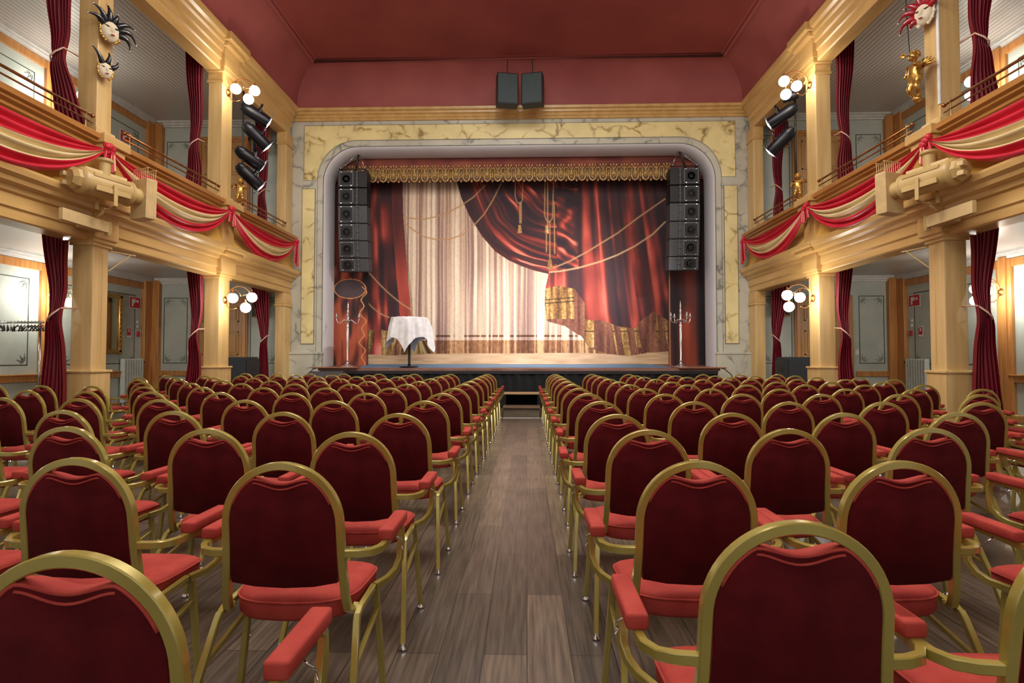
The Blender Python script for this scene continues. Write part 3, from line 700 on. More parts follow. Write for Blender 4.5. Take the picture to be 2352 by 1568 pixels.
    # gold trims on the hem
    gold = [(0, (70, 44, 26)), (.4, (142, 100, 54)), (.7, (196, 156, 92)), (1, (240, 212, 150))]
    BR = ramp(np.clip(.2+.7*vn(Xp, Yp, 6, 80, 67)+.3*(vn(Xp, Yp, 2.5, 4, 68)-.5), 0, 1), [(0, (74, 42, 38)), (.5, (122, 74, 58)), (1, (170, 116, 86))])
    G = ramp(np.clip(.15+.75*vn(Xp, Yp, 5, 60, 61)+.35*(vn(Xp, Yp, 2.5, 3, 62)-.5), 0, 1), gold)
    top = np.interp(Xp, [1254, 1285, 1322, 1345, 1346, 1362, 1380, 1420, 1426, 1462, 1470, 1500, 1535], [668, 661, 668, 700, 736, 740, 738, 752, 754, 757, 742, 720, 740])
    m4 = m2 & (Yp > top) & (Yp > 655); img = np.where(m4[..., None], BR, img)
    gw = np.zeros_like(m4)
    for a_, b_, c_ in ((1254, 1322, 736), (1345, 1366, 800), (1426, 1441, 818), (1456, 1467, 800), (1505, 1513, 790), (1408, 1412, 815), (1526, 1535, 805)):
        sl = .16*(Yp-760)*(a_ > 1400); gw |= (Xp-sl > a_) & (Xp-sl < b_) & (Yp < c_)
    gold_m = m4 & gw; img = np.where(gold_m[..., None], G, img)
    for a_ in (690, 698, 764): 
        k = m4 & (abs(Yp-a_-.08*(1290-Xp)*(Xp < 1330)) < 1.3) & ((Xp < 1330) | (Yp > 740)); img = np.where((k & gw)[..., None], img*.5, img)
    dk = m4 & False & (((Xp > 1366) & (Xp < 1384)) | ((Xp > 1398) & (Xp < 1424)) | ((Xp > 1442) & (Xp < 1455) & (Yp < 785)) | (Xp > 1476)); img = np.where(dk[..., None], img*.55+np.array([26, 8, 12]), img)
    m5 = mask & (Yp > np.interp(Xp, [840, 870, 905, 945], [762, 758, 765, 760])); m5 &= vn(Xp, Yp, 13, 300, 63) > .38; img = np.where(m5[..., None], G*.9, img)
    # tassel bundle left
    dd = ((Xp-962)/38)**2+((Yp-812)/30)**2; img = np.where((dd < 1)[..., None] & (Yp > 770)[..., None], ramp(np.clip(vn(np.arctan2(Yp-760, Xp-962)*60, Yp, 5, 40, 66)*1.2-.1, 0, 1), gold)*.8, img)
    # painted floor strip
    base = np.interp(Xp, [838, 900, 990, 1345, 1400, 1440, 1480, 1538], [815, 818, 814, 812, 815, 819, 814, 808])
    img = np.where((Yp > base)[..., None], fl, img)
    # golden ropes and tassels
    def rope(pts, w_=1.3, c=(206, 162, 108)):
        nonlocal img
        P = []
        for (x0, y0), (x1, y1) in zip(pts[:-1], pts[1:]):
            n = max(2, int(math.hypot(x1-x0, y1-y0)/1.2)); P += [(x0+(x1-x0)*i/n, y0+(y1-y0)*i/n) for i in range(n)]
        for i, (x, y) in enumerate(P):
            ix = int((x-838)*NX/700); iy = int((y-418)*NY/419); r = 3
            a0, a1, b0, b1 = max(0, iy-r), min(NY, iy+r+1), max(0, ix-r), min(NX, ix+r+1)
            if a0 >= a1 or b0 >= b1: continue
            sub = np.exp(-(((Xp[a0:a1, b0:b1]-x)**2+(Yp[a0:a1, b0:b1]-y)**2)/(w_*w_)))[..., None]*.9
            cc = np.array(c)*(1.12 if i % 4 < 2 else .72); img[a0:a1, b0:b1] = img[a0:a1, b0:b1]*(1-sub)+cc*sub
    def cat(x0, y0, x1, y1, sag, n=24): return [(x0+(x1-x0)*i/n, y0+(y1-y0)*i/n+sag*4*(i/n)*(1-i/n)) for i in range(n+1)]
    rope([(928, 503), (950, 506), (975, 508), (1000, 503), (1030, 494), (1060, 478), (1090, 458), (1118, 430)])
    rope([(930, 516), (950, 532), (975, 548), (1005, 555), (1035, 554), (1065, 544), (1090, 524), (1115, 497), (1135, 465), (1155, 425)])
    rope(cat(842, 622, 946, 714, 8), 1.5); rope(cat(842, 694, 898, 732, 6), 1.5)
    rope([(1265, 630), (1290, 628), (1330, 621), (1380, 607), (1420, 592), (1460, 572), (1500, 546), (1530, 517)], 1.6, (226, 190, 140))
    rope([(1270, 622), (1310, 606), (1350, 585), (1378, 568), (1420, 543), (1470, 506), (1530, 465)], 1.5, (206, 160, 112))
    rope([(1187, 420), (1186, 455), (1190, 470), (1197, 474), (1203, 466), (1204, 420)], 1.1); rope([(1197, 472), (1197, 520)]); rope([(1200, 472), (1200, 520)])
    rope([(1255, 420), (1254, 500), (1258, 512), (1265, 516), (1272, 508), (1275, 420)], 1.2); rope([(1261, 420), (1261, 525)]); rope([(1266, 516), (1266, 605)]); rope([(1276, 470), (1277, 590)]); rope([(1258, 530), (1258, 585)])
    for (x, y, w_, h_) in ((1197, 532, 5, 9), (1259, 533, 5, 9), (1266, 613, 6, 11)):
        k = (abs(Xp-x) < w_*(.6+.4*(Yp-y+h_)/(2*h_))) & (abs(Yp-y) < h_); img = np.where(k[..., None], G*1.0+10, img)
    return img
def painted(name, img, P00, P10, P01, parent, matname):
    """img[row from top, col]; P00 top-left, P10 top-right, P01 bottom-left"""
    ny, nx, _ = img.shape
    P00, P10, P01 = map(np.array, (P00, P10, P01))
    u = np.linspace(0, 1, nx+1); v = np.linspace(0, 1, ny+1); U, V = np.meshgrid(u, v)
    co = P00+(P10-P00)*U[..., None]+(P01-P00)*V[..., None]
    me = bpy.data.meshes.new(name); nvt = (nx+1)*(ny+1); nf = nx*ny
    me.vertices.add(nvt); me.vertices.foreach_set('co', co.reshape(-1).astype(np.float32))
    i, j = np.meshgrid(np.arange(nx), np.arange(ny)); a = (j*(nx+1)+i).reshape(-1)
    fv = np.stack([a, a+(nx+1), a+(nx+2), a+1], 1).reshape(-1)
    me.loops.add(nf*4); me.loops.foreach_set('vertex_index', fv.astype(np.int32))
    me.polygons.add(nf); me.polygons.foreach_set('loop_start', (np.arange(nf)*4).astype(np.int32))
    me.update(calc_edges=True)
    ca = me.color_attributes.new('paint', 'FLOAT_COLOR', 'POINT')
    im = np.pad(img, ((0, 1), (0, 1), (0, 0)), mode='edge')/255.0
    im = np.clip(im, 0, 1); lc = np.where(im <= .04045, im/12.92, ((im+.055)/1.055)**2.4)
    c4 = np.concatenate([lc, np.ones(lc.shape[:2]+(1,))], -1).reshape(-1).astype(np.float32); ca.data.foreach_set('color', c4)
    m = bpy.data.materials.new(matname); m.use_nodes = True; nt = m.node_tree; at = nt.nodes.new('ShaderNodeAttribute'); at.attribute_name = 'paint'
    b = nt.nodes['Principled BSDF']; nt.links.new(at.outputs['Color'], b.inputs['Base Color']); b.inputs['Roughness'].default_value = .8
    me.materials.append(m); o = bpy.data.objects.new(name, me); COL.objects.link(o)
    if parent: o.parent = parent
    return o
YC = 15.75
def at(px, py, Y):
    ps, th = YAW, PITCH
    R = Matrix.Rotation(ps, 3, 'Z') @ Matrix.Rotation(math.pi/2+th, 3, 'X')
    r = R @ Vector((px-1176, 784-py, -F_PX)); r *= Y/r.y; return (r.x, r.y, r.z+EYE)
tl, tr, bl = at(838, 418, YC), at(1538, 418, YC), at(838, 836, YC)
xl, xr = (tl[0]+bl[0])/2, at(1538, 600, YC)[0]; zt_, zb_ = at(1190, 412, YC)[2], at(1190, 836, YC)[2]
t = thing('painted_curtain', 'painted stage curtain showing pale drapery between red swags with golden ropes', 'stage curtain', ((xl+xr)/2, YC, zb_))
w2 = (xr-xl)/2
painted('painted_cloth', paint_drop(), (-w2, 0, zt_-zb_), (w2, 0, zt_-zb_), (-w2, 0, 0), t, 'painted_drop')
MB().box(-w2, w2, .005, .03, 0, zt_-zb_+.2).build('backing', stageb, t)
# painted wings left and right
def paint_wing(left):
    nx, ny = 90, 440; X, Y = np.meshgrid(np.arange(nx)/nx, np.arange(ny)/ny)
    red = [(0, (30, 20, 24)), (.4, (84, 38, 36)), (.6, (124, 54, 42)), (1, (196, 84, 50))]
    f = .6*vn(X*90, Y*440, 14, 500, 71 if left else 72)+.4*vn(X*90, Y*440, 30, 60, 73); f = np.clip((f-.5)*1.8+.42, 0, 1)
    img = ramp(f, red)
    if left:
        f2 = np.clip((.6*vn(X*90+Y*60, Y*440, 20, 60, 75)+.4*vn(X*90, Y*440, 9, 40, 76)-.5)*2.6+.5, 0, 1)
        img = np.where((Y > .52)[..., None], ramp(f2, [(0, (40, 30, 34)), (.4, (80, 46, 44)), (.62, (126, 60, 48)), (1, (186, 92, 64))]), img)
        # painted gold-edged hanging cloth
        cx = .5; k = ((X-cx)/.42)**2+((Y-.63)/.045)**2; img = np.where((k < 1)[..., None], np.array([84, 70, 74]), img)
        img = np.where(((k > 1) & (k < 1.16))[..., None], np.array([226, 150, 96]), img)
        e = .86+.06*np.sin(Y*90)+.04*np.sin(Y*41); img = np.where(((abs(X-e) < .018) & (Y > .62))[..., None], np.array([216, 150, 100]), img)
    else:
        img = img*.92
        img = np.where((abs(X-.02) < .02)[..., None], np.array([170, 110, 84]), img)
    return img
for s in (-1, 1):
    a = at(763 if s < 0 else 1535, 600, 15.3)[0]; b = at(846 if s < 0 else 1630, 600, 15.3)[0]
    t = thing('painted_wing', f'narrow painted drapery flat behind the {"left" if s < 0 else "right"} hanging loudspeakers', 'stage flat', ((a+b)/2, 15.3, 1.05)); w2 = (b-a)/2
    painted('painted_face', paint_wing(s < 0), (-w2, 0, 5.9), (w2, 0, 5.9), (-w2, 0, 0), t, 'painted_wing_'+SN[s])
    MB().box(-w2, w2, .004, .05, 0, 5.9).build('backing', stageb, t)
# valance with golden fretwork
zv = at(1190, 352, 15.2)[2]; zg = at(1190, 416, 15.2)[2]; a = at(765, 400, 15.2)[0]; b = at(1622, 400, 15.2)[0]
t = thing('stage_valance', 'red brown painted valance with a golden scalloped fretwork border above stage', 'valance', ((a+b)/2, 15.2, zg)); w2 = (b-a)/2
nx, ny = 500, 60; X, Y = np.meshgrid(np.arange(nx), np.arange(ny))
f = .5*vn(X, Y, 60, 6, 81)+.5*vn(X, Y, 12, 30, 82)
im = ramp(f, [(0, (84, 40, 36)), (.5, (122, 58, 48)), (1, (150, 84, 56))])
painted('painted_board', im, (-w2, 0, zv-zg+.25), (w2, 0, zv-zg+.25), (-w2, 0, .02), t, 'painted_valance')
MB().box(-w2, w2, .004, .03, .02, zv-zg+.25).build('backing', stageb, t)
gf = mat('antique_gold_paint', (216, 182, 118), .4, .2, noise=(150, 110, 56), scale=20)
m = MB(); x0g = at(803, 400, 15.18)[0]-(a+b)/2; x1g = at(1538, 400, 15.18)[0]-(a+b)/2; step = (x1g-x0g)/30.5
for i in range(31):
    cx = x0g+step*(i+.25); 
    def U(pts, r=.018): m.tube([(cx+p[0]*step, -.02, p[1]) for p in pts], r, 6, up=(0, 1, 0))
    U([(-.3, .34), (-.32, .12), (-.2, .03), (0, .0), (.2, .03), (.32, .12), (.3, .34)], .024)
    U([(-.16, .3), (-.17, .15), (0, .07), (.17, .15), (.16, .3)], .014)
    U([(-.5, .34), (-.46, .1)], .016); U([(.5, .34), (.46, .1)], .016); U([(-.32, .34), (-.41, .38), (-.5, .34)], .018); U([(.32, .34), (.41, .38), (.5, .34)], .018)
    U([(0, .1), (0, .3), (0, .42)], .014); U([(0, .3), (-.14, .36), (-.26, .44)], .013); U([(0, .3), (.14, .36), (.26, .44)], .013); U([(0, .32), (-.1, .2), (-.05, .15)], .01); U([(0, .32), (.1, .2), (.05, .15)], .01)
    for p in ((0, .45), (-.28, .44), (.28, .44), (0, .19)): m.sphere((cx+p[0]*step, -.02, p[1]), .028, 8, (1, .6, 1))
    m.sphere((cx+.5*step, -.02, .0), .03, 8, (1, .6, 1))
m.v = [(x, y, z-.0) for x, y, z in m.v]
m.build('gold_fretwork', gf, t, smooth=True)
MB().box(x0g, x1g, -.008, -.0, .04, .33).build('fretwork_ground', mat('brown_gold_ground', (92, 58, 42), .6), t)
# dark backstage box so no light leaks
struct(MB().box(-8, 8, 17.2, 17.3, 0, 9).box(-8, -6.9, 15.3, 17.2, 0, 9).box(6.9, 8, 15.3, 17.2, 0, 9).box(-8, 8, 15.0, 17.2, 7.5, 7.7).build('wall_backstage', stageb))

# ------------------------------------------------------------------ hanging line arrays
def line_array(s):
    cx = at(809 if s < 0 else 1574, 500, 14.74)[0]
    t = thing('line_array', f'hanging column of six black loudspeaker cabinets at the {SN[s]} of the stage opening', 'loudspeaker', (cx, 14.74, 3.4))
    zs = [390, 430, 470, 512, 552, 592, 624]; z = [at(1000, p, 14.74)[2]-3.4 for p in zs]
    for i in range(6):
        zt1, zb1 = z[i]-.012, z[i+1]+.012; dx = -s*(.006*i*i)*.4; k = i*.012
        tilt = Matrix.Translation((dx, 0, (zt1+zb1)/2)) @ Matrix.Rotation(math.radians(1.2*i), 4, 'X') @ Matrix.Rotation(-s*math.radians(0), 4, 'Z')
        H = (zt1-zb1)/2; m = MB(); m.T = tilt; m.cbox(-.4, .4, -.02, .38, -H, H, .012); cab = m.build('cabinet', black if i < 2 else mat('cab_grey_%s%d' % (SN[s], i), (70, 73, 76), .5), t)
        m = MB(); m.T = tilt; g = s*.16
        m.cbox(g-.2, g+.2, -.05, -.02, -H+.03, H-.02, .01)
        gr = m.build('front_frame', greycab, cab)
        m = MB(); m.T = tilt; m.box(g-.17, g+.17, -.056, -.05, -H+.055, H-.05); m.build('grille', darkgrille, cab)
        m = MB(); m.T = tilt; m.lathe([(.1, 0), (.115, .004), (.13, .0)], (g, -.057, 0), (0, -1, 0), 24).lathe([(.02, 0), (.05, .006), (.055, 0)], (g, -.057, 0), (0, -1, 0), 24); m.build('driver_ring', mat('cone_black', (14, 15, 17), .5) if 'cone_black' not in MATS else MATS['cone_black'], cab, smooth=True)
        m = MB(); m.T = tilt
        for q in (-1, 1): m.cbox(g-.16, g-.12, -.062, -.05, (H-.04)*q-.012, (H-.04)*q+.012, .004); m.cbox(g+.12, g+.16, -.062, -.05, (H-.04)*q-.012, (H-.04)*q+.012, .004)
        m.build('corner_bolt', silver, cab)
        m = MB(); m.T = tilt; gx_ = -s*.14
        m.box(gx_-.012, gx_+.012, -.05, -.02, -H, H)
        for q in np.linspace(-H+.05, H-.05, 3): m.cbox(gx_-.035, gx_+.035, -.06, -.03, q-.015, q+.015, .004); m.sphere((gx_, -.065, q), .012, 8)
        m.build('rigging_strip', greycab, cab)
    top = z[0]; apex = (s*.0+.14*(1 if s < 0 else -1), .1, at(1000, 345, 14.74)[2]-3.4)
    m = MB().tube([(-.38, 0, top+.04), (.38, 0, top+.04)], .018, 8).tube([(-.38, .3, top+.04), (.38, .3, top+.04)], .018, 8)
    for q in (-.33, .33): m.tube([(q, .0, top+.04), (q, .3, top+.04)], .015, 8)
    m.tube([(0.05, .1, top+.04), apex], .03, 8); m.build('fly_bar', black, t, smooth=True)
    m = MB()
    for q in (-.33, .33): m.tube([(q, .05, top+.06), apex], .006, 6); m.sphere((q, .0, top+.07), .025, 8)
    m.build('sling', chrome, t, smooth=True)
for s in (-1, 1): line_array(s)
# centre cluster under the cove
for s in (-1, 1):
    t = thing('ceiling_speaker', f'dark grey loudspeaker hanging under the red cove, {"left" if s < 0 else "right"} one of the centre pair', 'loudspeaker', (at(1194, 200, 13.5)[0]+s*.3, 13.5, at(1194, 238, 13.5)[2]), -s*math.radians(10))
    MB().cbox(-.27, .27, 0, .3, 0, .8, .02).build('cabinet', black, t)
    MB().cbox(-.245, .245, -.012, 0, .03, .77, .008).build('grille', mat('grey_green_grille_'+SN[s], (66, 80, 82), .7, bump=.4, bscale=500), t)
    MB().box(-.01, .01, .1, .12, .8, 1.35).box(-.06, .06, .08, .14, .8, .83).build('hanging_bracket', black, t)

# ------------------------------------------------------------------ candelabra, table
def candelabrum(px, label):
    p = at(px, 840, 14.25); t = thing('candelabrum', label, 'candelabrum', (p[0], 14.25, 1.036 if abs(p[0]-X0) > 4.05 else 1.022))
    MB().lathe([(0, 0), (.17, 0), (.17, .015), (.14, .03), (.08, .05), (.04, .08), (.03, .12)], n=24).build('base', silver, t, smooth=True, auto=50)
    MB().lathe([(.03, .1), (.022, .14), (.035, .17), (.02, .2), (.028, .6), (.034, 1.0), (.022, 1.04), (.04, 1.08), (.022, 1.12), (.03, 1.2), (.05, 1.23), (.02, 1.27), (.03, 1.34), (.016, 1.4), (.028, 1.47), (.012, 1.52), (.022, 1.6), (.008, 1.66), (.004, 1.74)], n=16).build('stem', silver, t, smooth=True)
    for k in range(4):
        a = k*math.pi/2+.3; m = MB(); c, s_ = math.cos(a), math.sin(a)
        m.tube([(c*r, s_*r, z) for r, z in ((.03, 1.2), (.09, 1.24), (.14, 1.2), (.2, 1.14), (.26, 1.17), (.285, 1.24), (.285, 1.3))], .011, 8)
        m.lathe([(.012, 1.29), (.045, 1.31), (.05, 1.32), (.02, 1.33), (.018, 1.39), (.026, 1.4), (.0, 1.4)], (c*.285, s_*.285, 0), n=12)
        m.build('arm', silver, t, smooth=True)
candelabrum(798, 'tall silver candelabrum standing on the left end of the stage')
candelabrum(1564, 'tall silver candelabrum standing on the right end of the stage')
p = at(940, 840, 14.4); TX = p[0]
t = thing('bistro_table', 'high round bistro table with black column under a white cloth on stage', 'table', (TX, 14.4, 1.03))
MB().lathe([(0, 1.27), (.44, 1.27), (.45, 1.285), (.44, 1.3), (0, 1.3)], n=32).build('tabletop', black, t)
MB().lathe([(.04, .02), (.035, .1), (.035, 1.2), (.12, 1.27)], n=16).build('column', black, t, smooth=True)
MB().lathe([(0, 0), (.25, 0), (.25, .015), (.05, .03)], n=24).build('foot', black, t)
def clothf(u, v):
    # square cloth, side 1.35, draped over round top r=.44
    x = (u-.5)*2.0; y = (v-.5)*2.0; ang = .8; x, y = x*math.cos(ang)-y*math.sin(ang), x*math.sin(ang)+y*math.cos(ang)
    r = math.hypot(x, y); a = math.atan2(y, x); R = .45
    if r <= R: return (x, y, 1.312)
    ex = r-R; fold = 1+.10*math.sin(a*8+.6)*min(1, ex/.25)+.06*math.sin(a*13)*min(1, ex/.3); rr = (R+.03+.13*ex)*fold
    return (rr*math.cos(a), rr*math.sin(a), 1.312-ex*.98+.012)
o = MB().grid(clothf, 60, 60).build('tablecloth', linen, smooth=True, recalc=False); o.location = (TX, 14.4, 1.03)
tag(o, 'white cloth with pointed corners draped over the bistro table on stage', 'tablecloth')

# ------------------------------------------------------------------ big beige profile spotlights on the balconies
def profile_spot(s):
    n = SN[s]
    c = (hx(s, 5.62), 7.42, 3.66); t = thing('profile_spotlight', f'large beige theatre spotlight fixed in front of the {n} balcony', 'spotlight', c, 0)
    ax = Vector((-s*.34, .94, -.02)).normalized(); q = Vector((0, 1, 0)).rotation_difference(ax).to_matrix().to_4x4()
    def M(): m = MB(); m.T = q; return m
    Y = (0, 1, 0)
    m = M().lathe([(.0, -.4), (.15, -.4), (.175, -.38), (.185, -.36), (.185, -.33), (.17, -.325), (.17, .24), (.18, .25), (.18, .28), (.12, .285), (.12, .42), (.13, .43), (.0, .43)], (0, 0, 0), Y, 28)
    m.build('housing', beige, t, smooth=True, auto=35)
    m = M().lathe([(.0, -.5), (.11, -.5), (.155, -.45), (.155, -.4), (0, -.4)], (0, 0, 0), Y, 8); m.build('rear_cap', beige, t)
    for z in (.05, -.07): m = M().cbox(-.12*1, -.04, -.54, -.46, z-.03, z+.03, .006); m.build('rear_catch', beige2, t)
    m = M().cbox(-.05, .05, -.33, .22, .155, .2, .006); m.build('top_rail', beige2, t)
    for sx in (-1, 1): m = M().cbox(sx*.15, sx*.18, -.26, .2, -.12, -.05, .006).cbox(sx*.13, sx*.165, -.28, .2, .07, .11, .004); m.build('side_fin', beige, t)
    m = M().lathe([(.07, .15), (.07, .33), (.1, .35), (.105, .37), (.1, .385), (.05, .39), (0, .39)], (0, -.06, 0), (0, 0, 1), 20); m.build('chimney', beige, t, smooth=True, auto=35)
    m = M().cbox(-.17, .17, .42, .58, -.32, .27, .008)
    for k in range(9): m.box(-.15+.036*k, -.143+.036*k, .58, .586, -.3, .26)
    for k in range(9): m.box(min(-s*.17, -s*.175), max(-s*.17, -s*.175), .43+.016*k, .436+.016*k, -.3, .25)
    m.build('colour_magazine', beige2, t)
    for yy in (.44, .56):
        m = M()
        for k in range(8): m.tube([(-.15+.043*k, yy, .26), (-.15+.043*k, yy, .42)], .0045, 5)
        m.box(-.165, .165, yy-.008, yy+.008, .42, .432); m.build('magazine_rods', beige2, t)
    m = M().tube([(-s*0-.19, -.02, .02), (-.2, -.02, -.28), (-.1, -.02, -.31), (.1, -.02, -.31), (.2, -.02, -.28), (.19, -.02, .02)], .01, rect=(.012, .05), up=(0, 1, 0)); m.build('yoke', beige, t)
    m = M().tube([(0, -.02, -.3), (s*.1, -.02, -.36), (s*.26, -.02, -.42)], .018, 8); m.build('mounting_arm', beige, t, smooth=True)
    b = thing('mounting_board', f'pale wooden board fixed to the pillar below the {n} profile spotlight', 'board', (hx(s, 5.84), 7.32, 3.17))
    MB().cbox(-.03, .03, -.42, .42, -.08, .08, .006).build('board', beige2, b); MB().cbox(-.035, .035, .36, .4, -.12, .09, .005).build('end_batten', beige, b)
    MB().cbox(min(s*.03, s*.24), max(s*.03, s*.24), .1, .4, -.06, .06, .006).build('support_block', beige, b)
for s in (-1, 1): profile_spot(s)

# ------------------------------------------------------------------ black lanterns on booms beside the far pillars
parb = mat('black_lantern', (24, 24, 32), .35, .2)
def par(loc, d, label):
    t = thing('stage_lantern', label, 'stage light', loc, 0, 'black stage lanterns at the far pillars'); t.scale = (1.32, 1.2, 1.32); q = Vector((0, 1, 0)).rotation_difference(Vector(d).normalized()).to_matrix().to_4x4()
    def M(): m = MB(); m.T = q; return m
    M().lathe([(0, -.3), (.05, -.3), (.075, -.27), (.1, -.2), (.105, -.17), (.105, .18), (.1, .19), (.095, .185), (.095, .14), (0, .14)], (0, 0, 0), (0, 1, 0), 22).build('can', parb, t, smooth=True, auto=40)
    M().lathe([(0, .175), (.094, .175), (.088, .205), (0, .22)], (0, 0, 0), (0, 1, 0), 20).build('lens', lensm, t, smooth=True)
    m = M(); w_ = .125
    for a, b, c_, e in ((-w_, w_, -w_, -w_+.025), (-w_, w_, w_-.025, w_), (-w_, -w_+.025, -w_, w_), (w_-.025, w_, -w_, w_)): m.box(a, b, .19, .2, c_, e)
    m.build('gel_frame', greycab, t)
    M().tube([(-.115, 0, 0), (-.13, -.02, .1), (-.1, -.03, .19), (.1, -.03, .19), (.13, -.02, .1), (.115, 0, 0)], .01, rect=(.01, .03), up=(0, 1, 0)).build('yoke', parb, t)
for s, zs in ((-1, (6.72, 6.22, 5.72, 5.22)), (1, (6.55, 5.98))):
    n = SN[s]
    b = thing('lighting_boom', f'slim vertical pipe carrying black lanterns beside the far pillar above {n} balcony', 'pipe', (hx(s, 6.12), 11.92, 4.58))
    MB().tube([(0, 0, 0), (0, 0, 2.7)], .022, 10).build('pipe', black, b, smooth=True); MB().lathe([(0, 0), (.1, 0), (.1, .012), (.03, .02), (.03, .06)], n=16).build('foot', black, b)
    m = MB()
    for z in zs: m.tube([(0, 0, z+.2-4.58), (-s*.22, .12, z+.2-4.58)], .016, 8)
    m.build('cross_arm', black, b)
    wd = ['top', 'second from top', 'third from top', 'lowest'] if len(zs) == 4 else ['upper', 'lower']
    for i, z in enumerate(zs):
        par((hx(s, (5.86, 5.84, 5.98, 5.99)[i]), 12.06, z+(.05, .04, .04, .12)[i]), [(-s*.7, .5, -.42), (-s*.6, .45, -.66), (-s*.6, .6, -.44), (-s*.55, .5, -.6)][i], f'black stage lantern with lit lens above {n} balcony, {wd[i]} on its pipe')
t = thing('stage_lantern', 'unlit black lantern tangled with clamps below the globes above right balcony', 'stage light', (hx(1, 5.95), 11.8, 6.93), 0, 'black stage lanterns at the far pillars')
MB().lathe([(0, -.17), (.07, -.16), (.095, -.1), (.095, .14), (.0, .14)], (0, 0, 0), (-.7, .3, -.1), 18).build('can', parb, t, smooth=True, auto=40); MB().tube([(-.05, 0, 0), (0, .02, .13), (.17, -.06, .14)], .014, 8).build('yoke', parb, t)

# ------------------------------------------------------------------ masks and gilded cherubs on the nearest pillars
def jester(s, y, z, sc, cloth, label, horns):
    x = hx(s, 6.13); t = thing('jester_mask', label, 'mask', (x, y, z)); t.scale = (sc, sc, sc)
    q = Matrix.Translation((-s*.055, -.03, 0)) @ Matrix.Rotation((math.pi/2-.5) if s < 0 else (-math.pi/2+.5), 4, 'Z')
    # local: face looks along -y before q; q turns it towards the hall
    def M(): m = MB(); m.T = q; return m
    def face(u, v):
        a = (u-.5)*math.pi; b = (v-.5)*math.pi
        X = .1*math.sin(a)*math.cos(b); Z = .13*math.sin(b); Yd = -.075*math.cos(a)*math.cos(b)-.02
        Yd -= .03*math.exp(-((X)/.018)**2-((Z+.005)/.03)**2)           # nose
        Yd += .018*math.exp(-((abs(X)-.04)/.02)**2-((Z-.03)/.016)**2)    # eye hollows
        Yd -= .012*math.exp(-((X)/.03)**2-((Z+.065)/.012)**2)
        return (X, Yd, Z)
    f = M().grid(face, 32, 32).build('face', ivory, t, smooth=True, recalc=False)
    for e in (-1, 1):
        p_ = M().sphere((e*.042, -.06, .034), .034, 14, (1.0, .5, .85)).build('eye_patch', gilt if e < 0 else cloth, f, smooth=True)
        M().sphere((e*.042, -.076, .032), .016, 10, (1.3, .45, .6)).build('eye', blackmask, p_, smooth=True)
    M().sphere((0, -.105, -.066), .02, 10, (1.2, .35, .4)).build('mouth', redmask, f, smooth=True)
    m = M(); m.tube([(.108*math.cos(a), -.03, .138*math.sin(a)) for a in np.linspace(-1.1, 4.24, 22)], .012, 8); 
    for k_ in range(12):
        a_ = -1.1+5.34*k_/11; m.sphere((.112*math.cos(a_), -.035, .142*math.sin(a_)), .02, 8)
    m.build('collar_trim', gilt if cloth is blackmask else ivory, t, smooth=True)
    for i, (a, ln, bend) in enumerate(horns):
        P = []; R_ = []
        for k in range(7):
            u = k/6; r = .09+ln*u; aa = a+bend*u*u; P.append((r*math.cos(aa), -.03-.04*math.sin(u*3), r*math.sin(aa)+.02)); R_.append(.038*(1-u)+.006)
        h = M().tube(P, R_, 8).build('hat_point', cloth, t, smooth=True)
        mm = M(); mm.sphere(P[-1], .014, 8); mm.build('bell', silver, h, smooth=True)
        mm = M(); mm.tube([(p[0]+.0, p[1]-R_[j]*.9, p[2]) for j, p in enumerate(P)], .004, 5); mm.build('silver_edge', silver, h, smooth=True)
jester(-1, 7.96, 6.2, 1.25, blackmask, 'black and silver jester mask, upper of two on the left near pillar', [(2.6, .16, .2), (2.15, .2, .1), (1.7, .2, 0), (1.25, .14, 0), (.75, .2, -.3), (.3, .2, -.5), (-.25, .18, -.4)])
jester(-1, 7.9, 5.58, .95, blackmask, 'small black jester mask, lower of two on the left near pillar', [(2.1, .26, .05), (1.35, .2, .1), (.5, .16, .4)])
jester(1, 8.0, 6.28, 1.25, redmask, 'red and white jester mask on the right near pillar above the gilded cherub', [(2.7, .18, .4), (2.2, .16, .3), (1.75, .16, .1), (1.35, .16, -.1), (.95, .15, -.2), (.5, .14, -.4), (3.35, .2, .3), (3.9, .1, 0)])

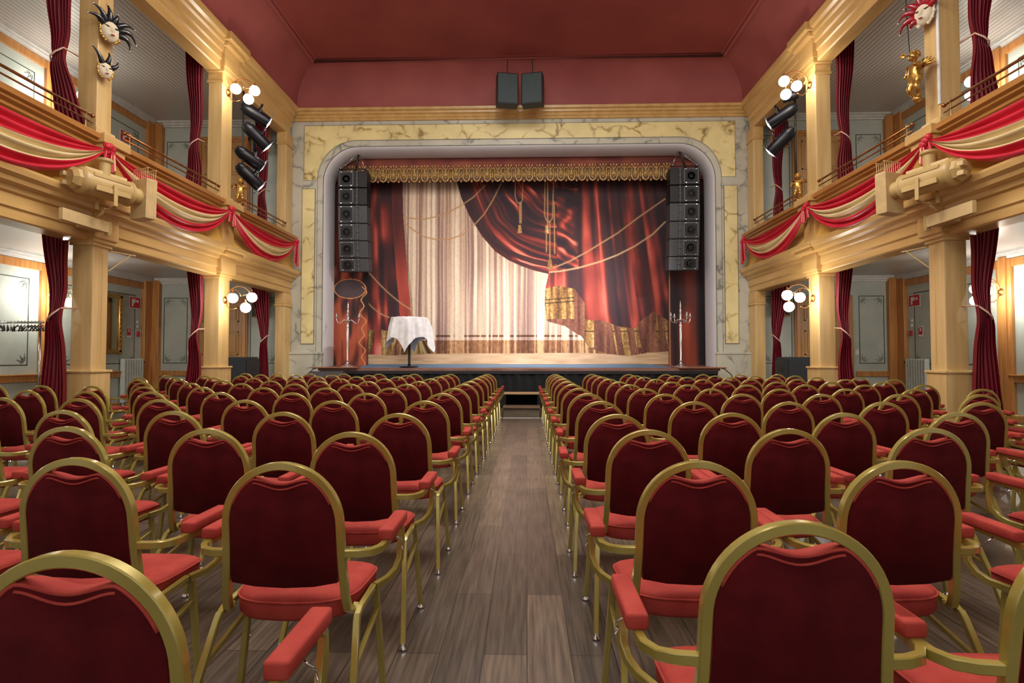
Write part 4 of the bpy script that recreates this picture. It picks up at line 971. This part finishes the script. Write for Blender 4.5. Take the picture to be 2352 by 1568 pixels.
def skin_body(name, pts, edges, radii, parent, material):
    me = bpy.data.meshes.new(name); me.from_pydata(pts, edges, []); me.materials.append(material)
    o = bpy.data.objects.new(name, me); COL.objects.link(o); o.parent = parent
    sk = o.modifiers.new('skin', 'SKIN'); sub = o.modifiers.new('sub', 'SUBSURF'); sub.levels = 2; sub.render_levels = 2
    for i, r in enumerate(radii): me.skin_vertices[0].data[i].radius = (r, r)
    me.skin_vertices[0].data[0].use_root = True; sk.use_smooth_shade = True
    return o
def cherub(loc, rz, sc, label, trumpet=True):
    t = thing('gilded_cherub', label, 'figurine', loc, rz, None); t.scale = (sc, sc, sc)
    P = [(0, 0, .34), (0, -.01, .44), (0, 0, .54), (0, -.01, .6), (.075, 0, .55), (.12, -.06, .47), (.1, -.15, .52), (-.075, 0, .55), (-.15, .02, .5), (-.17, -.02, .42),
         (.045, 0, .3), (.06, -.06, .2), (.05, .02, .1), (.05, -.03, .07), (-.045, 0, .3), (-.07, -.05, .19), (-.06, .05, .11), (-.06, .02, .08)]
    E_ = [(0, 1), (1, 2), (2, 3), (2, 4), (4, 5), (5, 6), (2, 7), (7, 8), (8, 9), (0, 10), (10, 11), (11, 12), (12, 13), (0, 14), (14, 15), (15, 16), (16, 17)]
    R_ = [.088, .085, .07, .03, .038, .033, .024, .035, .03, .022, .055, .045, .03, .022, .055, .045, .03, .022]
    b = skin_body('body', P, E_, R_, t, gilt)
    m = MB().sphere((0, -.02, .675), .068, 16, (.95, 1, 1.08)); m.sphere((0, -.085, .67), .012, 8)
    for e in (-1, 1): m.sphere((e*.025, -.08, .69), .008, 6); m.sphere((e*.04, -.06, .655), .024, 8)
    m.build('head', gilt, t, smooth=True)
    m = MB(); r_ = random.Random(2)
    for i in range(64):
        el = math.asin(1-1.15*(i+.5)/64); a = i*2.39996; X_, Y_, Z_ = .066*math.cos(a)*math.cos(el), .066*math.sin(a)*math.cos(el), .066*math.sin(el)
        if Y_ < -.012 and Z_ < .04: continue
        m.sphere((X_, -.01+Y_, .688+Z_), .017, 7)
    m.build('curls', gilt, t, smooth=True)
    for e in (-1, 1):
        m = MB()
        for k in range(5):
            a = .5+.35*k; m.tube([(e*.03, .06, .5), (e*(.03+.1*math.cos(a-.4)), .1, .5+.1*math.sin(a-.4)+.02), (e*(.03+(.2-.015*k)*math.cos(a-.5)), .1, .5+(.2-.015*k)*math.sin(a-.5))], [.02, .022, .006], 7)
        m.build('wing', gilt, t, smooth=True)
    if trumpet: MB().lathe([(.008, 0), (.008, .22), (.014, .26), (.035, .3), (.033, .302), (.005, .27)], (.03, -.09, .66), (.35, -.9, -.3), 14).build('trumpet', gilt, t, smooth=True)
    MB().sphere((0, .02, .05), .07, 12, (1, .8, .6)).build('base', gilt, t, smooth=True)
cherub((hx(1, 5.9), 7.95, 4.98), -1.35, 1.0, 'large gilded cherub blowing a trumpet on the right near pillar')
cherub((hx(-1, 6.0), 11.6, 4.58), .6, .8, 'small gilded cherub standing on the left balcony rail below lanterns', False)
cherub((hx(1, 6.0), 11.6, 4.58), -.6, .8, 'small gilded cherub sitting on the right balcony rail below lanterns', False)
t = thing('cable_cover', 'narrow white strip running down the right near pillar beside the cherub', 'cable cover', (hx(1, 6.145), 7.845, 4.9))
MB().cbox(-.012, .012, -.03, .01, 0, 2.2, .004).build('strip', signwhite, t)
tag(MB().tube([(hx(1, 5.95), 8.2, 7.3), (hx(1, 5.93), 8.15, 6.4), (hx(1, 5.9), 8.05, 5.66)], .006, 6).build('hanging_wire', cable), 'thin dark wire hanging down to the gilded cherub on the right pillar', 'wire')

# ------------------------------------------------------------------ things on the outer and end walls
def fire_sign(s, y, z, w_, h_, label, sym=True):
    x = hx(s, WH-.012); t = thing('fire_sign', label, 'sign', (x, y, z))
    f = -s
    MB().cbox(min(0, f*.006), max(0, f*.006), -w_/2, w_/2, -h_/2, h_/2, .002).build('plate', signwhite, t)
    g = .88 if sym else .8
    MB().box(min(f*.006, f*.009), max(f*.006, f*.009), -w_/2*g, w_/2*g, -h_/2*g+(0 if sym else h_*.1), h_/2*g).build('red_field', signred, t)
    m = MB(); a, b = min(f*.009, f*.012), max(f*.009, f*.012); k = s
    def yb_(u0, u1, v0, v1): m.box(a, b, w_*u0*(-s)*-1*-1, w_*u1*(-s)*-1*-1, h_*v0, h_*v1)
    if sym: yb_(-.28, .02, -.02, .3); yb_(-.28, -.14, -.32, .0); yb_(.08, .2, .06, .2); yb_(.2, .28, .0, .26)
    else: yb_(-.15, .0, .0, .34); yb_(.05, .16, .05, .3)
    m.build('white_symbol', signwhite, t)
for s in (-1, 1):
    n = SN[s]
    fire_sign(s, 13.98, 2.72, .42, .31, f'red and white fire hose sign on the {n} outer wall under the balcony')
    if s < 0: fire_sign(s, 13.55, 6.93, .44, .3, 'red and white fire hose sign on the left outer wall above the balcony')
    fire_sign(s, 13.78, 1.93, .16, .26, f'small red fire notice on the {n} outer wall above the radiator', False)
    t = thing('fire_button', f'tiny dark red call point on the {n} outer wall near the corner post', 'call point', (hx(s, WH-.02), 14.12, 1.9)); MB().cbox(-.015, .015, -.04, .04, -.07, .07, .004).build('case', signred, t)
    t = thing('thermostat', f'small white round control on the {n} outer wall above the call point', 'switch', (hx(s, WH-.004), 14.1, 2.22)); MB().lathe([(0, 0), (.04, 0), (.035, .02), (0, .022)], (0, 0, 0), (-s, 0, 0), 16).build('dial', socket, t); MB().lathe([(0, 0), (.04, 0), (.035, .02), (0, .022)], (0, .01, -.12), (-s, 0, 0), 16).build('dial', socket, t)
    # radiator
    t = thing('radiator', f'white ribbed column radiator on the {n} outer wall near the corner', 'radiator', (hx(s, WH-.1), 13.82, .1))
    for k in range(8): MB().cbox(-.06, .06, -.36+.09*k, -.285+.09*k, .03, 1.15, .025).build('rib', radm, t)
    for z in (.12, 1.06): MB().tube([(0, -.37, z), (0, .37, z)], .018, 8).build('pipe', radm, t)
    for y in (-.3, .3): MB().box(-.02, .02, y-.02, y+.02, -.1, .04).build('foot', radm, t)
    m = MB().tube([(0, .36, 1.06), (0, .42, 1.06)], .03, 10).build('valve', black, t)
    # loudspeakers on the end wall
    t = thing('wall_speaker', f'dark loudspeaker in wooden case on the {n} end wall under the balcony', 'loudspeaker', (hx(s, 6.98), 14.5, 2.36), s*.25)
    MB().cbox(-.19, .19, -.08, .14, 0, .68, .01).build('case', oak, t); MB().box(-.165, .165, -.085, -.08, .025, .655).build('grille', black, t)
    t = thing('wall_speaker', f'blue-black loudspeaker in wooden case on the {n} end wall above the balcony', 'loudspeaker', (hx(s, 6.95), 14.42, 6.84), s*.5)
    MB().cbox(-.2, .2, -.12, .14, 0, .72, .01).build('case', oak, t); MB().box(-.165, .165, -.126, -.12, .035, .685).build('grille', bluegr, t)
    # big floor speaker on a case
    cxh = 6.93 if s < 0 else 6.8
    t = thing('equipment_case', f'black case on the floor under the {n} end wall loudspeaker', 'case', (hx(s, cxh), 13.25, 0)); MB().cbox(-.44, .44, -.28, .28, 0, .68, .02).build('body', black, t)
    t = thing('floor_speaker', f'wide black loudspeaker standing at the {n} front corner beside the far pillar', 'loudspeaker', (hx(s, cxh), 13.25, .682))
    b = MB().extrude_x([(-.3, 0), (.3, 0), (.3, .5), (.2, .61), (-.3, .61)], -.45, .45).build('cabinet', mat('blue_black_vinyl_'+n, (30, 36, 48), .45, bump=.4, bscale=200), t)
    MB().cbox(-.41, .41, -.32, -.3, .04, .57, .01).build('grille', darkgrille, t); MB().cbox(s*-.455, s*-.45, -.08, .08, .26, .38, .002).build('handle', black, t)
    t = thing('light_switch', f'white double light switch on the {n} end wall beside the door', 'switch', (hx(s, 8.98), 14.645, 1.42)); MB().cbox(-.055, .055, -.015, 0, -.07, .07, .004).build('plate', socket, t)
    MB().cbox(-.04, .04, -.02, -.015, -.05, -.005, .002).build('rocker', signwhite, t); MB().cbox(-.04, .04, -.02, -.015, .005, .05, .002).build('rocker', signwhite, t)
    # iron corner bracket behind the near pillar
    t = thing('iron_bracket', f'thin beige iron bracket under the {n} balcony beam beside the near pillar', 'bracket', (hx(s, 6.2), 8.14, 2.6))
    MB().tube([(0, 0, .32), (0, .62, .36)], .012, 6).tube([(0, .0, .0), (0, .05, .02), (0, .5, .34)], .01, 6).tube([(0, .01, -.02), (0, .01, .34)], .012, 6).build('bracket', beige, t, smooth=True)
# gilded mirror on left outer wall
t = thing('gilded_mirror', 'tall gilded framed mirror on the left outer wall beside the radiator', 'mirror', (hx(-1, WH-.03), 12.98, 1.38))
MB().box(.0, .012, -.42, .42, .08, 1.4).build('glass', mirrorm, t)
m = MB()
for a, b, c_, e in ((-.5, .5, 0, .1), (-.5, .5, 1.38, 1.48), (-.5, -.4, 0, 1.48), (.4, .5, 0, 1.48)): m.cbox(-.01, .05, a, b, c_, e, .015)
for z in np.linspace(.0, 1.48, 14):
    for y in (-.45, .45): m.sphere((.05, y, z), .04, 8, (.5, 1, 1))
m.build('frame', gilt, t, smooth=True, auto=40)
t = thing('table_flag', 'small blue and white card fixed beside the right door frame', 'card', (hx(1, 8.62), 14.525, 1.1)); MB().cbox(-.06, .06, -.01, .01, 0, .3, .004).build('card', mat('blue_card', (60, 110, 190), .5), t); MB().cbox(-.04, .04, -.014, -.01, .16, .27, .002).build('white_field', signwhite, t)

# coat rack with hangers under left balcony
rx, ry = -8.25, 9.0
t = thing('coat_rack', 'chrome rolling coat rack with empty hangers under the left balcony', 'coat rack', (rx, ry, 0))
m = MB().tube([(.0, 0, .1), (.0, 0, 1.9)], .016, 10); m.build('pole', chrome, t, smooth=True); MB().tube([(-1.5, 0, .1), (-1.5, 0, 1.9)], .016, 10).build('pole', chrome, t, smooth=True)
MB().tube([(-1.56, 0, 1.88), (.06, 0, 1.88)], .016, 10).build('hanging_rail', chrome, t, smooth=True); MB().tube([(-1.5, 0, .12), (0, 0, .12)], .014, 8).build('lower_rail', chrome, t, smooth=True)
for x in (-1.5, 0): MB().tube([(x, -.28, .08), (x, .28, .08)], .016, 8).build('foot_bar', chrome, t, smooth=True)
for x in (-1.5, 0):
    for y in (-.27, .27): MB().lathe([(0, -.018), (.036, -.018), (.036, .018), (0, .018)], (x, y, .038), (1, 0, 0), 14).build('castor', black, t, smooth=True, auto=40)
hm = {'black': black, 'dark red': mat('red_hanger', (120, 40, 40), .5), 'pale wooden': mat('pale_hanger', (196, 180, 168), .5)}
protos = {}
hr = random.Random(5)
for i in range(24):
    kn = hr.choice(['black', 'black', 'dark red', 'pale wooden'])
    if kn not in protos:
        h = thing('coat_hanger', f'{kn} clothes hanger on the coat rack under left balcony', 'hanger', (0, 0, 0), 0, 'clothes hangers on the coat rack')
        MB().tube([(0, -.21, -.13), (0, -.1, -.07), (0, 0, -.04), (0, .1, -.07), (0, .21, -.13)], .011, 6).build('shoulder_bar', hm[kn], h, smooth=True)
        MB().tube([(0, 0, -.045), (0, 0, .0)]+[(0, .022*math.sin(a), .024-.022*math.cos(a)) for a in np.linspace(.4, 4.6, 9)], .003, 5).build('hook', chrome, h, smooth=True)
        MB().tube([(0, -.19, -.125), (0, .19, -.125)], .005, 5).build('trouser_bar', hm[kn], h, smooth=True); protos[kn] = h; c = h
    else: c = copy_tree(protos[kn])
    c.location = (rx-.03-.06*i if i < 22 else rx+.02+.02*(i-21), ry, 1.867); c.rotation_euler = (0, hr.uniform(-.06, .06), hr.uniform(.7, 1.2))

# cables at the stage corners
for s in (-1, 1):
    tag(MB().tube([(hx(s, 5.1), SY0-.02, 1.02), (hx(s, 5.24), SY0-.06, .99), (hx(s, 5.36), SY0-.16, .86), (hx(s, 5.5), SY0-.2, .6), (hx(s, 5.52), SY0-.22, .02)], .012, 8).build('stage_cable', cable, smooth=True), f'black cable hanging from the {SN[s]} front corner of the stage', 'cable')
t = thing('stage_monitor', 'dark grey wedge loudspeaker half hidden below the left stage corner', 'loudspeaker', (hx(-1, 4.75), 13.5, 0)); MB().extrude_x([(-.2, 0), (.22, 0), (.22, .9), (-.05, .94), (-.2, .8)], -.42, .42).build('cabinet', mat('grey_cover', (70, 66, 72), .7), t)

# ------------------------------------------------------------------ chairs
def make_chair():
    t = thing('armchair', 'x', 'chair')
    yb = lambda z: .055*(.94-z)/.5
    pts = []
    R = .191
    pts += [(-.222, .115, .42), (-.215, .09, .42), (-.207, .066, .435), (-.203, yb(.48), .48), (-.195, yb(.6), .6), (-R, yb(.732), .732)]
    for i in range(1, 30):
        a = math.pi-math.pi*i/30; z = .732+.196*math.sin(a); pts.append((R*math.cos(a), yb(z), z))
    pts += [(R, yb(.732), .732), (.195, yb(.6), .6), (.203, yb(.48), .48), (.207, .066, .435), (.215, .09, .42), (.222, .115, .42)]
    MB().tube(pts, .01, rect=(.026, .026), up=(0, 1, 0)).build('back_frame', goldf, t, smooth=True, auto=35)
    # backrest pad: rounded outline with a dip for the grip
    def outline(k):
        o = []; n = 40
        for i in range(n+1):
            a = math.pi*i/n; x = .179*math.cos(a); z = .732+.185*math.sin(a)
            dip = .046*math.cos(min(1, abs(x)/.098)*math.pi/2)**1.2 if abs(x) < .098 else 0
            o.append((x, z-dip))
        o += [(-.178, .65), (-.182, .57), (-.18, .53), (-.1, .515), (0, .51), (.1, .515), (.18, .53), (.182, .57), (.178, .65)]
        cx, cz = 0, .7
        return [(cx+(x-cx)*k, cz+(z-cz)*k) for x, z in o]
    layers = [(.982, -.014), (.996, -.010), (1, .0), (1, .022), (.97, .034), (.9, .044), (.6, .052), (.3, .054)]
    vs = []; fs = []; N = len(outline(1))
    for k, dy in layers: vs += [(x, yb(z)+dy, z) for x, z in outline(k)]
    for i in range(len(layers)-1):
        for j in range(N): fs.append((i*N+j, i*N+(j+1) % N, (i+1)*N+(j+1) % N, (i+1)*N+j))
    m = MB(); m.add(vs, fs+[tuple(range(N)), tuple((len(layers)-1)*N+j for j in range(N))])
    m.mi = [0 if (f < N or f >= (len(layers)-1)*N and f == (len(layers)-1)*N) else 1 for f in range(len(m.f))]
    bp = m.build('backrest', [velvet_shaded, velvet], t, smooth=True, auto=60)
    m = MB()
    oo = outline(.985)[5:36]
    m.tube([(x, yb(z)-.012, z-.001) for x, z in oo], .004, 6, up=(0, 1, 0)); m.tube([(x, yb(z)-.013, z-.012-.006*math.exp(-(x/.07)**2)) for x, z in oo if abs(x) < .1], .003, 6, up=(0, 1, 0))
    m.build('piping', velvet, bp, smooth=True)
    # seat
    def so(k, n=36):
        o = []
        for i in range(n):
            a = 2*math.pi*i/n; c, s_ = math.cos(a), math.sin(a); e = .46
            x = abs(c)**e*(1 if c > 0 else -1); y = abs(s_)**e*(1 if s_ > 0 else -1)
            hw = .213+.022*(y+1)/2; yy = .26+y*.175-.032*(1-x*x)*(y < 0)
            o.append((x*hw*k, .26+(yy-.26)*k))
        return o
    lay = [(.86, .385), (.95, .388), (.99, .4), (1.0, .44), (.99, .455), (.95, .465), (.85, .473), (.55, .481), (.2, .484)]
    vs = []; fs = []; N = 36
    for k, z in lay: vs += [(x, y, z-(.012*max(0, (y-.35)/.1))) for x, y in so(k)]
    for i in range(len(lay)-1):
        for j in range(N): fs.append((i*N+j, i*N+(j+1) % N, (i+1)*N+(j+1) % N, (i+1)*N+j))
    m = MB(); m.add(vs, fs+[tuple(range(N)), tuple((len(lay)-1)*N+j for j in range(N))]); m.build('seat', velvet, t, smooth=True, auto=70)
    q = so(1.003); MB().tube([(x, y, .452-(.012*max(0, (y-.35)/.1))) for x, y in q], .004, 6, closed=True).build('seat_piping', velvet, t, smooth=True)
    for s in (-1, 1):
        MB().tube([(s*.238, .07, .405), (s*.238, .1, .418), (s*.24, .26, .425), (s*.241, .285, .418)], .01, rect=(.022, .022), up=(1, 0, 0)).build('side_rail', goldf, t, smooth=True, auto=35)
        m = MB().tube([(s*.238, .072, .41), (s*.24, .056, .39), (s*.255, -.02, .24), (s*.272, -.115, .02)], .01, rect=(.024, .022), up=(1, 0, 0)); m.m = 1; m.lathe([(0, 0), (.018, 0), (.02, .008), (.012, .02), (.008, .03)], (s*.273, -.12, 0), n=10); m.build('leg', [goldf, chrome], t, smooth=True, auto=35)
        m = MB().tube([(s*.241, .283, .418), (s*.243, .292, .395), (s*.258, .29, .22), (s*.276, .287, .02)], .01, rect=(.024, .022), up=(1, 0, 0)); m.m = 1; m.lathe([(0, 0), (.018, 0), (.02, .008), (.012, .02), (.008, .03)], (s*.277, .286, 0), n=10); m.build('leg', [goldf, chrome], t, smooth=True, auto=35)
        MB().tube([(s*.252, -.005, .27), (s*.247, .29, .33)], .01, rect=(.016, .018), up=(1, 0, 0)).build('stretcher', goldf, t, smooth=True, auto=35)
        arm = [(s*.2, yb(.63), .63), (s*.25, .045, .627), (s*.288, .06, .627), (s*.31, .092, .628), (s*.317, .15, .63), (s*.318, .34, .638), (s*.318, .37, .632), (s*.317, .388, .608), (s*.316, .39, .55), (s*.314, .38, .49), (s*.302, .355, .452), (s*.28, .32, .432), (s*.245, .27, .424)]
        MB().tube(arm, .01, rect=(.022, .026), up=(0, 0, 1)).build('arm_frame', goldf, t, smooth=True, auto=35)
        m = MB(); m.cbox(s*.317-.027, s*.317+.027, .13, .38, .64, .68, .008); m.build('armrest', velvet, t, smooth=True, auto=60)
    for s in (-1, 1):
        m = MB(); m.tube([(s*.322, .24, .63), (s*.348, .24, .61), (s*.348, .27, .585), (s*.338, .29, .57), (s*.348, .275, .56)], .003, 6)
        m.build('linking_hook', chrome, t, smooth=True)
    return t
proto = make_chair()
ROWY = [None, 1.84, 2.64, 3.45, 4.37, 5.29, 6.17, 7.08, 7.9, 8.85, 9.75, 10.55, 11.3]
ords = ordn
NEAR = [{-1: [(158, 1262)], 1: [(1835, 1192), (2562, 1204)]}, {-1: [(646, 1058), (172, 1048)], 1: [(1603, 1055), (2072, 1055)]},
        {-1: [(808, 989), (476, 982), (152, 977)], 1: [(1490, 984), (1812, 982), (2138, 980)]},
        {-1: [(915, 947), (650, 944), (398, 942), (143, 940)], 1: [(1418, 949), (1682, 946), (1940, 946), (2201, 945)]}]
count = 0; used = False; rr = random.Random(3)
for r in range(13):
    pitch = .726+.0025*r
    for side in (-1, 1):
        nmax = 9 if side < 0 else 8
        for k in range(nmax):
            if side < 0:
                x = -.825-(pitch+.008)*k; y = (.93 if r == 0 else ROWY[r])+.017*(x+.8)**2
            else:
                x = .59+pitch*k; y = (1.15 if r == 0 else ROWY[r]-.02)
            if abs(x)-.38 > .97*(y+.55)+.05: continue
            # keep clear of the pillars
            hh = abs(x-X0)
            bad = False
            for (a, b) in PIERS:
                if hh+.37 > 6.09 and y+.42 > a-.06 and y-.16 < b+.06: bad = True
            if hh+.37 > 6.40 and (10.2 < y < 11.6 or 6.9 < y < 8.2): bad = True
            if bad:
                if k == nmax-1 and side < 0 and r == 11: y = PIERS[3][0]-.85; 
                else: continue
            near = False
            if r < len(NEAR) and k < len(NEAR[r][side]):
                px, py = NEAR[r][side][k]; q = Vector(at(px, py, 1.0)); f_ = (.945-EYE)/(q.z-EYE); x, y = q.x*f_, q.y*f_; near = True
            c = proto if not used else copy_tree(proto); used = True
            jx = rr.uniform(-.008, .008); jy = rr.uniform(-.02, .02)*(not near); jx *= (not near); c.location = (x+jx*.5, y+jy, 0)
            c.rotation_euler = (0, 0, math.radians(rr.uniform(-.6, .6)) + (math.radians(-1.6*max(0, k-3)) if side < 0 else 0))
            sd = 'left' if side < 0 else 'right'
            c['label'] = f'gold-framed red velvet armchair, {ords[k]} {sd} of the aisle in {ords[r]} row from camera'
            c['category'] = 'chair'; c['group'] = 'armchairs in rows facing the stage'; count += 1
print('chairs', count)
